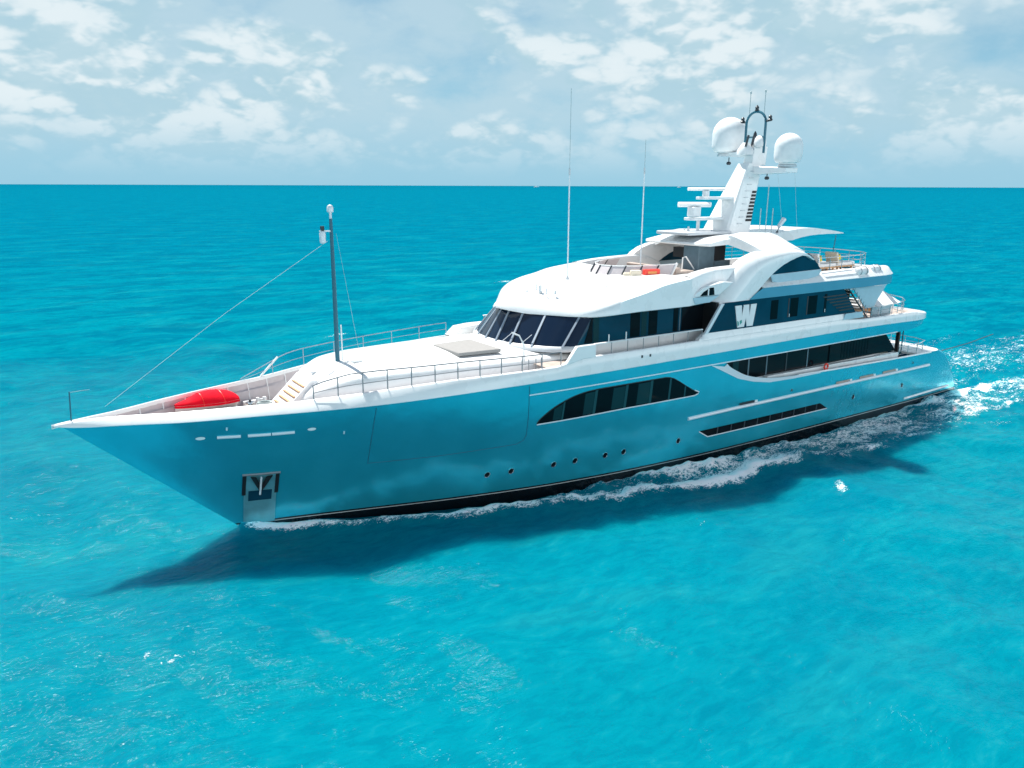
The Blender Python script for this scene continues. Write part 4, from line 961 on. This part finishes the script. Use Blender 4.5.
# ---- radar mast
def mast_sec(z):
    u = (z-12.0)/4.0
    return 28.75 + 2.1*u + .1*u*u, 30.95 + 1.35*u, 1.02 - .6*u          # front x, back x, half width
rings = []
for z in spaced(11.95, 16.0, .3):
    f0, f1, w = mast_sec(z); u = (z-12)/4; c_ = .35*(1-u)+.16
    rings.append([P(f0, w*.88, z), P(f0+c_*.35, w, z), P(f1-.2, w, z), P(f1, w*.8, z), P(f1, -w*.8, z), P(f1-.2, -w, z), P(f0+c_*.35, -w, z), P(f0, -w*.88, z)])
b = MB(); b.loft(rings, closed=True, cap=True); mast = b.build('radar_mast', WHITE, yacht, smooth=25); tag(mast, 'tall raked white mast with radar bars and two satellite domes')
# grille and rungs on the port face
for k in range(9):
    z = 12.62 + k*.205; f0, f1, w = mast_sec(z); f02, f12, w2 = mast_sec(z+.14)
    b = MB(); xo = .0; b.add([P(f1-.75+.02*k, w+.008, z), P(f1-.2, w+.008, z), P(f12-.2, w2+.03, z+.14), P(f12-.75+.02*k, w2+.03, z+.14)], [(0, 1, 2, 3)])
    b.add([P(f1-.22, w*.98, z), P(f1+.03, w*.7, z), P(f1+.03, w2*.7, z+.14), P(f1-.22, w2*.98, z+.14)], [(0, 1, 2, 3)]); b.build('grille_slat', BLACK, mast, smooth=0)
for k in range(9):
    z = 12.5 + k*.38; f0, f1, w = mast_sec(z); x = f0 + (f1-f0)*.40
    b = MB(); b.tube([P(x-.17, w, z), P(x-.17, w+.07, z), P(x+.17, w+.07, z), P(x+.17, w, z)], .018, 5); b.build('rung', GREYW, mast)
# mast head column and the dome arms
b = MB(); b.loft([[P(31.3, .35, 15.9), P(32.6, .35, 15.9), P(32.6, -.35, 15.9), P(31.3, -.35, 15.9)], [P(31.55, .3, 17.0), P(32.75, .3, 17.0), P(32.75, -.3, 17.0), P(31.55, -.3, 17.0)]], closed=True, cap=True); b.build('mast_head', WHITE, mast, smooth=0, bevel=.05)
def dome(p, z0, r, h):
    c = P(32.05, p, z0); prof = [(.3*r, -.10), (.62*r, -.10), (.62*r, 0), (.80*r, .0), (.90*r, .07), (.97*r, .20), (r, .40)]
    hs_ = h - r*.98
    prof += [(r, hs_)] + [(r*math.cos(a), hs_ + r*.98*math.sin(a)) for a in [R(q) for q in (12, 25, 38, 50, 62, 73, 82, 88)]] + [(.001, h)]
    b = MB(); b.lathe(c, prof, 32); d_ = b.build('satellite_dome', WHITE_S, mast, smooth=40)
    b = MB(); b.lathe(c, [(.5*r, -.26), (.66*r, -.24), (.68*r, -.12), (.3*r, -.11)], 20); b.build('dome_foot', GREYW, d_)
    return d_
dome(-2.15, 16.74, 1.06, 2.10); dome(2.35, 16.02, .80, 1.66)
b = MB(); b.loft([[P(31.4, -.2, 16.35), P(32.6, -.2, 16.35), P(32.6, -.2, 16.75), P(31.4, -.2, 16.75)], [P(31.6, -2.6, 16.52), P(32.5, -2.6, 16.52), P(32.5, -2.6, 16.68), P(31.6, -2.6, 16.68)]], closed=True, cap=True); b.build('dome_arm', WHITE, mast, smooth=0, bevel=.04)
b = MB(); b.loft([[P(31.3, .2, 15.35), P(32.8, .2, 15.35), P(32.8, .2, 15.85), P(31.3, .2, 15.85)], [P(31.5, 2.7, 15.45), P(32.6, 2.7, 15.45), P(32.6, 2.7, 15.72), P(31.5, 2.7, 15.72)]], closed=True, cap=True); b.build('dome_arm', WHITE, mast, smooth=0, bevel=.04)
b = MB(); b.lathe(P(31.9, .35, 17.0), [(.32, -.05), (.40, .02), (.40, .2), (.34, .42), (.2, .58), (.02, .64)], 16); b.build('small_dome', WHITE_S, mast, smooth=40)
b = MB(); b.lathe(P(31.2, -.1, 16.6), [(.5, -.1), (.5, .15), (.3, .45), (.2, .6), (.02, .62)], 14); b.build('searchlight', WHITE_S, mast, smooth=40)
for x in (30.95, 31.45):
    b = MB(); b.tube([P(x, .1, 16.95), P(x+.2, .1, 17.62)], .07, 6); b.build('horn', DARK, mast)
# goal-post aerial frame
def gp(q, z): return P(31.85, q, z)
w_ = .72
b = MB(); b.tube([gp(-w_, 16.95), gp(-w_, 18.35)] + [gp(-w_*math.cos(a), 18.35+.66*math.sin(a)) for a in [R(k) for k in range(15, 180, 15)]] + [gp(w_, 18.35), gp(w_, 16.6)], .075, 8)
b.tube([gp(-w_, 17.55), gp(w_, 17.55)], .055, 6); fr = b.build('aerial_frame', NAVY, mast)
for q in (-1, 1):
    b = MB(); b.tube([gp(q*w_, 18.42), gp(q*(w_+.42), 18.46)], .06, 6); b.lathe(gp(q*(w_+.30), 18.46), [(.10, 0), (.16, .03), (.10, .10), (.11, .22), (.03, .30)], 10); b.build('mast_lamp', DARK, fr)
    b = MB(); b.tube([gp(q*.55, 18.9), gp(q*.55, 20.1)], .022, 5); b.lathe(gp(q*.55, 20.05), [(.05, 0), (.06, .12), (.01, .18)], 8); b.build('whip_aerial', ROPE, fr)
b = MB(); b.lathe(gp(0, 19.05), [(.14, 0), (.10, .10), (.12, .2), (.02, .34)], 10); b.lathe(gp(0, 17.55), [(.12, 0), (.1, .2), (.02, .34)], 10); b.build('mast_lamp', DARK, fr)
for x, p, z in ((31.5, -1.6, 15.95), (32.0, 1.0, 15.05)):
    b = MB(); b.lathe(P(x, p, z), [(.03, .45), (.03, .2), (.12, .18), (.15, .08), (.10, 0)], 10); b.build('hanging_lamp', DARK, mast)
# radar scanners on forward brackets
def scanner(xc, z, half, th, ped):
    b = MB(); b.box(P(xc+.95, 0, ped[0]), (2.2 if half > 1.15 else 2.6, .9, .16)); br = b.build('radar_bracket', WHITE_S, mast, smooth=0, bevel=.03)
    b = MB(); b.box(P(xc, 0, (ped[0]+z)/2), (ped[1], ped[1]*.9, z-ped[0]-th)); b.build('radar_pedestal', WHITE_S, br, smooth=0, bevel=.06)
    c = P(xc, 0, z); dirv = cam_to_yacht((1, 0, 0)); n2 = Vector((-dirv.y, dirv.x, 0))
    v = []
    for s_ in (-1, 1):
        for a in range(8): q = a/8*2*math.pi; v.append(c + dirv*s_*half + n2*th*.8*math.cos(q) + Vector((0, 0, th*.55*math.sin(q))))
    b = MB(); b.add(v, [tuple(range(8)), tuple(range(15, 7, -1))] + [(i, (i+1) % 8, (i+1) % 8+8, i+8) for i in range(8)]); b.build('radar_scanner', WHITE_S, br, smooth=50)
scanner(27.9, 14.50, 1.08, .17, (13.98, .34)); scanner(27.0, 13.62, .95, .26, (12.80, .62))
b = MB(); b.tube([P(27.4, 0, 12.0), P(27.4, 0, 12.8)], .1, 8); b.build('radar_post', WHITE_S, mast)
for x, p, h in ((25.6, -.6, .2), (26.3, .3, .45), (26.7, -.4, .3), (27.6, .9, .25), (26.0, 1.2, .18)):
    b = MB(); b.lathe(P(x, p, 11.95), [(.08, 0), (.10, .05), (.07, h*.7), (.05, h)], 8); b.build('small_aerial', GREYW, hard)
for x, z1 in ((30.45, 13.4), (31.0, 14.75), (31.55, 13.4)):
    b = MB(); b.tube([P(x, 2.0, 11.95), P(x, 2.0, z1)], .026, 5); b.build('whip_aerial', ROPE, hard)
b = MB(); b.tube([P(32.1, 2.0, 11.95), P(32.25, 2.0, 12.35), P(32.65, 2.0, 12.75)], [.10, .12, .15], 10); b.build('searchlight', SILVER, hard)
for p in (1.6, 2.8):
    b = MB(); b.tube([P(32.2, p, 15.5), P(33.4-.3*p, p*1.1, 12.0)], .008, 4); b.build('mast_stay', ROPE, mast)
# long whip aerials on the wheelhouse roof
for x, p, z0, zm, z1 in ((17.75, 0.0, 9.9, 15.3, 19.4), (22.95, 0.0, 9.9, 15.4, 17.1)):
    b = MB(); b.tube([P(x, p, z0), P(x, p, zm)], .034, 6); wa = b.build('whip_aerial', SILVER, yacht); tag(wa, 'long white whip aerial on the wheelhouse roof' if x < 20 else 'long white whip aerial before the hardtop')
    b = MB(); b.tube([P(x, p, zm-.1), P(x, p, zm+.22)], .05, 6); b.build('aerial_joint', GREYW, wa)
    b = MB(); b.tube([P(x, p, zm+.2), P(x, p, z1)], .014, 5); b.build('aerial_tip', ROPE, wa)
    b = MB(); b.lathe(P(x, p, z0-.1), [(.10, 0), (.09, .10), (.05, .2)], 10); b.build('aerial_base', GREYW, wa)

# ---- sun deck aft: rails, loungers, ensign staff
sdp = [(33.2, 4.25), (36.5, 4.25), (38.0, 4.05), (39.2, 3.5), (40.0, 2.5), (40.35, 1.0), (40.35, -1.0), (40.0, -2.5), (39.2, -3.5), (38.0, -4.05), (33, -4.25)]
railing('sundeck_rail', [P(x, p, 10.55) for x, p in sdp], .78, (.35, .68), .024, CHROME, 1.15, label='polished rail round the aft sundeck')
b = MB(); b.tube([P(38.9, 1.2, 9.3), P(39.2, 1.2, 11.55)], .03, 6); b.build('ensign_staff', NAVY, yacht)
for i, (x, p) in enumerate(((33.9, 2.5), (36.0, 2.5), (34.9, .5), (37.0, .4), (38.1, 2.4))):
    lg = empty('sun_lounger', P(x, p, 9.3)); lg.scale = (1.5, 1.5, 1.5)
    tag(lg, ['teak sun lounger with cream cushion nearest the arch window', 'teak sun lounger second from the arch window along the port rail', 'far teak sun lounger behind the one beside the arch window', 'middle teak sun lounger set inboard on the aft sundeck', 'aftermost teak sun lounger beside the stern rail'][i], 'sun lounger', 'sun loungers on the aft sundeck')
    b = MB(); b.box((0, 0, .28), (1.3, .62, .06)); b.build('frame', TEAKD, lg, smooth=0)
    for sx_ in (-.5, .5):
        for sy_ in (-.25, .25): MB().box((sx_, sy_, .13), (.06, .06, .26)).build('leg', TEAKD, lg, smooth=0)
    MB().box((.05, 0, .38), (1.2, .60, .14)).build('cushion', WHITE_S, lg, smooth=0, bevel=.04)
    MB().box((-.55, 0, .62), (.12, .60, .55), ry=-.35).build('backrest', WHITE_S if i % 2 else BEIGE, lg, smooth=0, bevel=.04)
    MB().box((-.36, 0, .66), (.16, .5, .24), ry=-.35).build('pillow', YELLOW if i != 3 else ORANGE, lg, smooth=0, bevel=.05)
for x, p in ((37.0, 1.0),):
    b = MB(); b.lathe(P(x, 1.4, 9.3), [(.25, 0), (.05, .04), (.05, .5), (.36, .53), (.36, .58), (.01, .59)], 16); o = b.build('side_table', TEAKD, None); tag(o, 'small round teak table among the loungers on the aft sundeck', 'table')
# white life-raft canisters slung outside the aft sundeck rail
for k, x in enumerate((36.35, 38.1)):
    lr = MB(); rr = .26
    xs = [0, .04, .10, .5, .54, .58, 1.0, 1.06, 1.1]; rd = [.18, .24, rr, rr, rr+.025, rr, rr, .24, .18]
    lr.loft([[P(x+.02+a*.95, 4.72-.25*k+r*math.cos(q), 9.62+r*math.sin(q)) for q in [2*math.pi*j/16 for j in range(16)]] for a, r in zip(xs, rd)], closed=True, cap=True)
    o = lr.build('life_raft', WHITE_S, None, smooth=40); tag(o, ['white life raft canister nearer the bow on the aft sundeck edge', 'white life raft canister nearest the stern on the aft sundeck edge'][k], 'life raft', 'life raft canisters on the sundeck edge')
    for q in (.25, .85):
        b = MB(); b.tube([P(x+q, 4.72-.25*k+(rr+.02)*math.cos(a), 9.62+(rr+.02)*math.sin(a)) for a in [2*math.pi*j/12 for j in range(13)]], .018, 5); b.build('strap', STEEL, o)

# ---- upper deck aft: stair, screens, rails
stair = MB(); stair.tube([P(35.9, 4.62, 8.65), P(38.3, 4.62, 6.6)], .05, 6); stair.tube([P(35.9, 3.9, 8.65), P(38.3, 3.9, 6.6)], .05, 6); st_o = stair.build('deck_stair', DARK, yacht); tag(st_o, 'dark open stair from the upper deck to the sundeck')
for k in range(9):
    x = 36.05 + k*.26; z = 8.48-.22*k
    b = MB(); b.box(P(x, 4.26, z), (.26, .72, .05)); b.build('tread', TEAK, st_o, smooth=0)
    b = MB(); b.tube([P(x, 4.64, z), P(x+.1, 4.64, z+.5)], .018, 5); b.build('baluster', CHROME, st_o)
b = MB(); b.prism([(35.5, 6.3), (35.5, 8.66), (37.6, 8.66), (37.6, 6.3)], -3.7, 3.7); b.build('upper_aft_house', GLASS, yacht, smooth=0)
b = MB(); b.prism([(36.75, 8.64), (38.45, 7.12), (39.35, 7.12), (39.6, 7.55), (40.6, 8.64)], 4.30, 4.36); b.build('wind_panel', LTBLUE, yacht, smooth=0); 
v = [P(38.7, 4.34, 7.95), P(40.5, 4.3, 8.36), P(42.2, 4.15, 7.22), P(39.55, 4.36, 7.10), P(39.5, 2.4, 8.25), P(40.7, 2.4, 8.5)]
b = MB(); b.add([P(39.75, 3.2, 7.86), P(41.55, 3.2, 8.13), P(42.2, 4.5, 7.26), P(39.55, 4.55, 7.13)], [(0, 1, 2, 3)]); aw = b.build('canvas_awning', WHITE_S, None, smooth=0)
sm = aw.modifiers.new('thick', 'SOLIDIFY'); sm.thickness = .03; tag(aw, 'white canvas awning stretched over the aft end of the upper deck', 'awning')
for x, p, z in ((39.7, 4.5, 7.12), (42.2, 3.95, 7.26)):
    b = MB(); b.tube([P(x, p, 6.25), P(x, p, z)], .03, 6); b.build('awning_pole', SILVER, aw)
b = MB(); b.prism([(39.75, 6.3), (39.75, 7.10), (41.9, 7.10), (41.9, 6.3)], 3.9, 4.05); sp_ = b.build('canvas_dodger', GREYBL, None, smooth=0, bevel=.02); tag(sp_, 'blue-grey canvas dodger under the white awning', 'dodger')
sp_.data.materials[0] = LTBLUE
ap = [(37.6, 4.7), (41.5, 4.65), (43.2, 4.2), (44.6, 3.2), (45.4, 1.6), (45.5, 0), (45.4, -1.6), (44.6, -3.2), (43.2, -4.2), (41.5, -4.65)]
railing('aft_deck_rail', [P(x, p, 7.25) for x, p in ap], .8, (.35, .68), .022, CHROME, 1.05, label='polished rail round the aft upper deck')
for i, (x, p) in enumerate(((40.6, 1.8), (42.6, 2.2))):
    b = MB(); b.box(P(x, p, 6.55), (1.1, 1.5, .35)); o = b.build('outdoor_sofa', TEAKD, None, smooth=0, bevel=.03); tag(o, ['teak outdoor sofa under the awning on the upper deck', 'teak outdoor sofa beside the stern rail of the upper deck'][i], 'sofa', 'sofas on the aft upper deck')
    b = MB(); b.box(P(x, p, 6.80), (1.0, 1.4, .16)); b.build('cushion', WHITE_S, o, smooth=0, bevel=.04)
    b = MB(); b.box(P(x+.5, p, 7.0), (.16, 1.4, .5)); b.build('backrest', WHITE_S, o, smooth=0, bevel=.04)

# ---- main deck aft
mp_ = [(42.6, 4.55), (45.2, 4.5), (46.4, 4.2), (46.9, 3.2), (47.0, 1.2), (47.0, -1.2), (46.9, -3.2), (46.4, -4.2), (43, -4.5)]
railing('stern_rail', [P(x, p, 4.18) for x, p in mp_], .75, (.4, .7), .024, CHROME, 1.1, label='polished rail round the stern of the main deck')
xe_ = float(XE(3.47)); pe_ = Y(xe_-.8, 3.45)
half = [(45, pe_+.02), (xe_-.8, pe_)] + [(xe_-.8+.8*math.sin(q), pe_-.8*(1-math.cos(q))) for q in (.35, .7, 1.05, 1.4)] + [(xe_+.08, 2.6), (xe_+.2, 1.0)]
half = [(x-.015, p-.015) for x, p in half]
b = MB(); b.slab(half + [(x, -p) for x, p in reversed(half)], 3.30, 3.466)
b.build('stern_coaming', WHITE, yacht, smooth=0, bevel=.03)
b = MB(); b.box(P(44.6, .6, 3.0), (1.2, 3.4, .5)); so = b.build('stern_sofa', BEIGE, yacht, smooth=0, bevel=.06)
b = MB(); b.lathe(P(43.6, 1.5, 2.76), [(.35, 0), (.06, .05), (.06, .6), (.7, .65), (.7, .72), (.01, .73)], 20); o = b.build('round_table', DARK, None); tag(o, 'dark round table on the aft main deck behind the black pillar', 'table')
b = MB(); b.tube([P(34.25+.17*math.cos(a), 4.80, 3.93+.17*math.sin(a)) for a in [2*math.pi*k/20 for k in range(21)]], .06, 8); o = b.build('life_ring', REDBOX, None); tag(o, 'red life ring hung on the main-deck side rail', 'life ring')
for k in range(2): pass

# tow line astern
b = MB(); b.tube([P(47.4, -.5, 3.4), P(53, -.6, 1.9), P(58, -.7, 1.2), P(63, -.8, 1.35), P(67.5, -.9, 1.7)], .035, 6)
o = b.build('tow_line', DARK, None); tag(o, 'dark rope trailing astern from the yacht over the wake', 'rope')

# ---- two ships far off on the horizon
def far_ship(bearing_px, distance, length, label, hgt):
    dirv = (cam_to_yacht(((bearing_px-512)/F_PX, 1, 0))).normalized(); c = Vector((CAM_LOC.x, CAM_LOC.y, 0)) + dirv*distance
    s = empty('distant_ship', c); tag(s, label, 'ship', 'ships on the horizon')
    side = Vector((-dirv.y, dirv.x, 0)); ang = math.atan2(side.y, side.x); s.rotation_euler = (0, 0, ang)
    L2 = length/2; b = MB()
    b.loft([[(-L2*k, w*3.2, 0), (-L2*k*1.04, w*3.8, hgt*.45), (-L2*k*1.04, -w*3.8, hgt*.45), (-L2*k, -w*3.2, 0)] for k, w in ((1, .02), (.8, .7), (.3, 1), (-.6, 1), (-1, .85))], cap=True, closed=True); b.build('ship_hull', WHITE_S, s, smooth=30)
    MB().box((L2*.15, 0, hgt*.68), (L2*.9, 5.5, hgt*.46), taper=.85).build('deckhouse', WHITE_S, s, smooth=0)
    MB().tube([(L2*.1, 0, hgt*.9), (L2*.12, 0, hgt*1.5)], .3, 6).build('mast', WHITE_S, s)
far_ship(535, 9000, 62, 'tiny white ship on the horizon left of the first whip aerial', 13)
far_ship(673, 9500, 40, 'tiny white ship on the horizon right of the second whip aerial', 16)
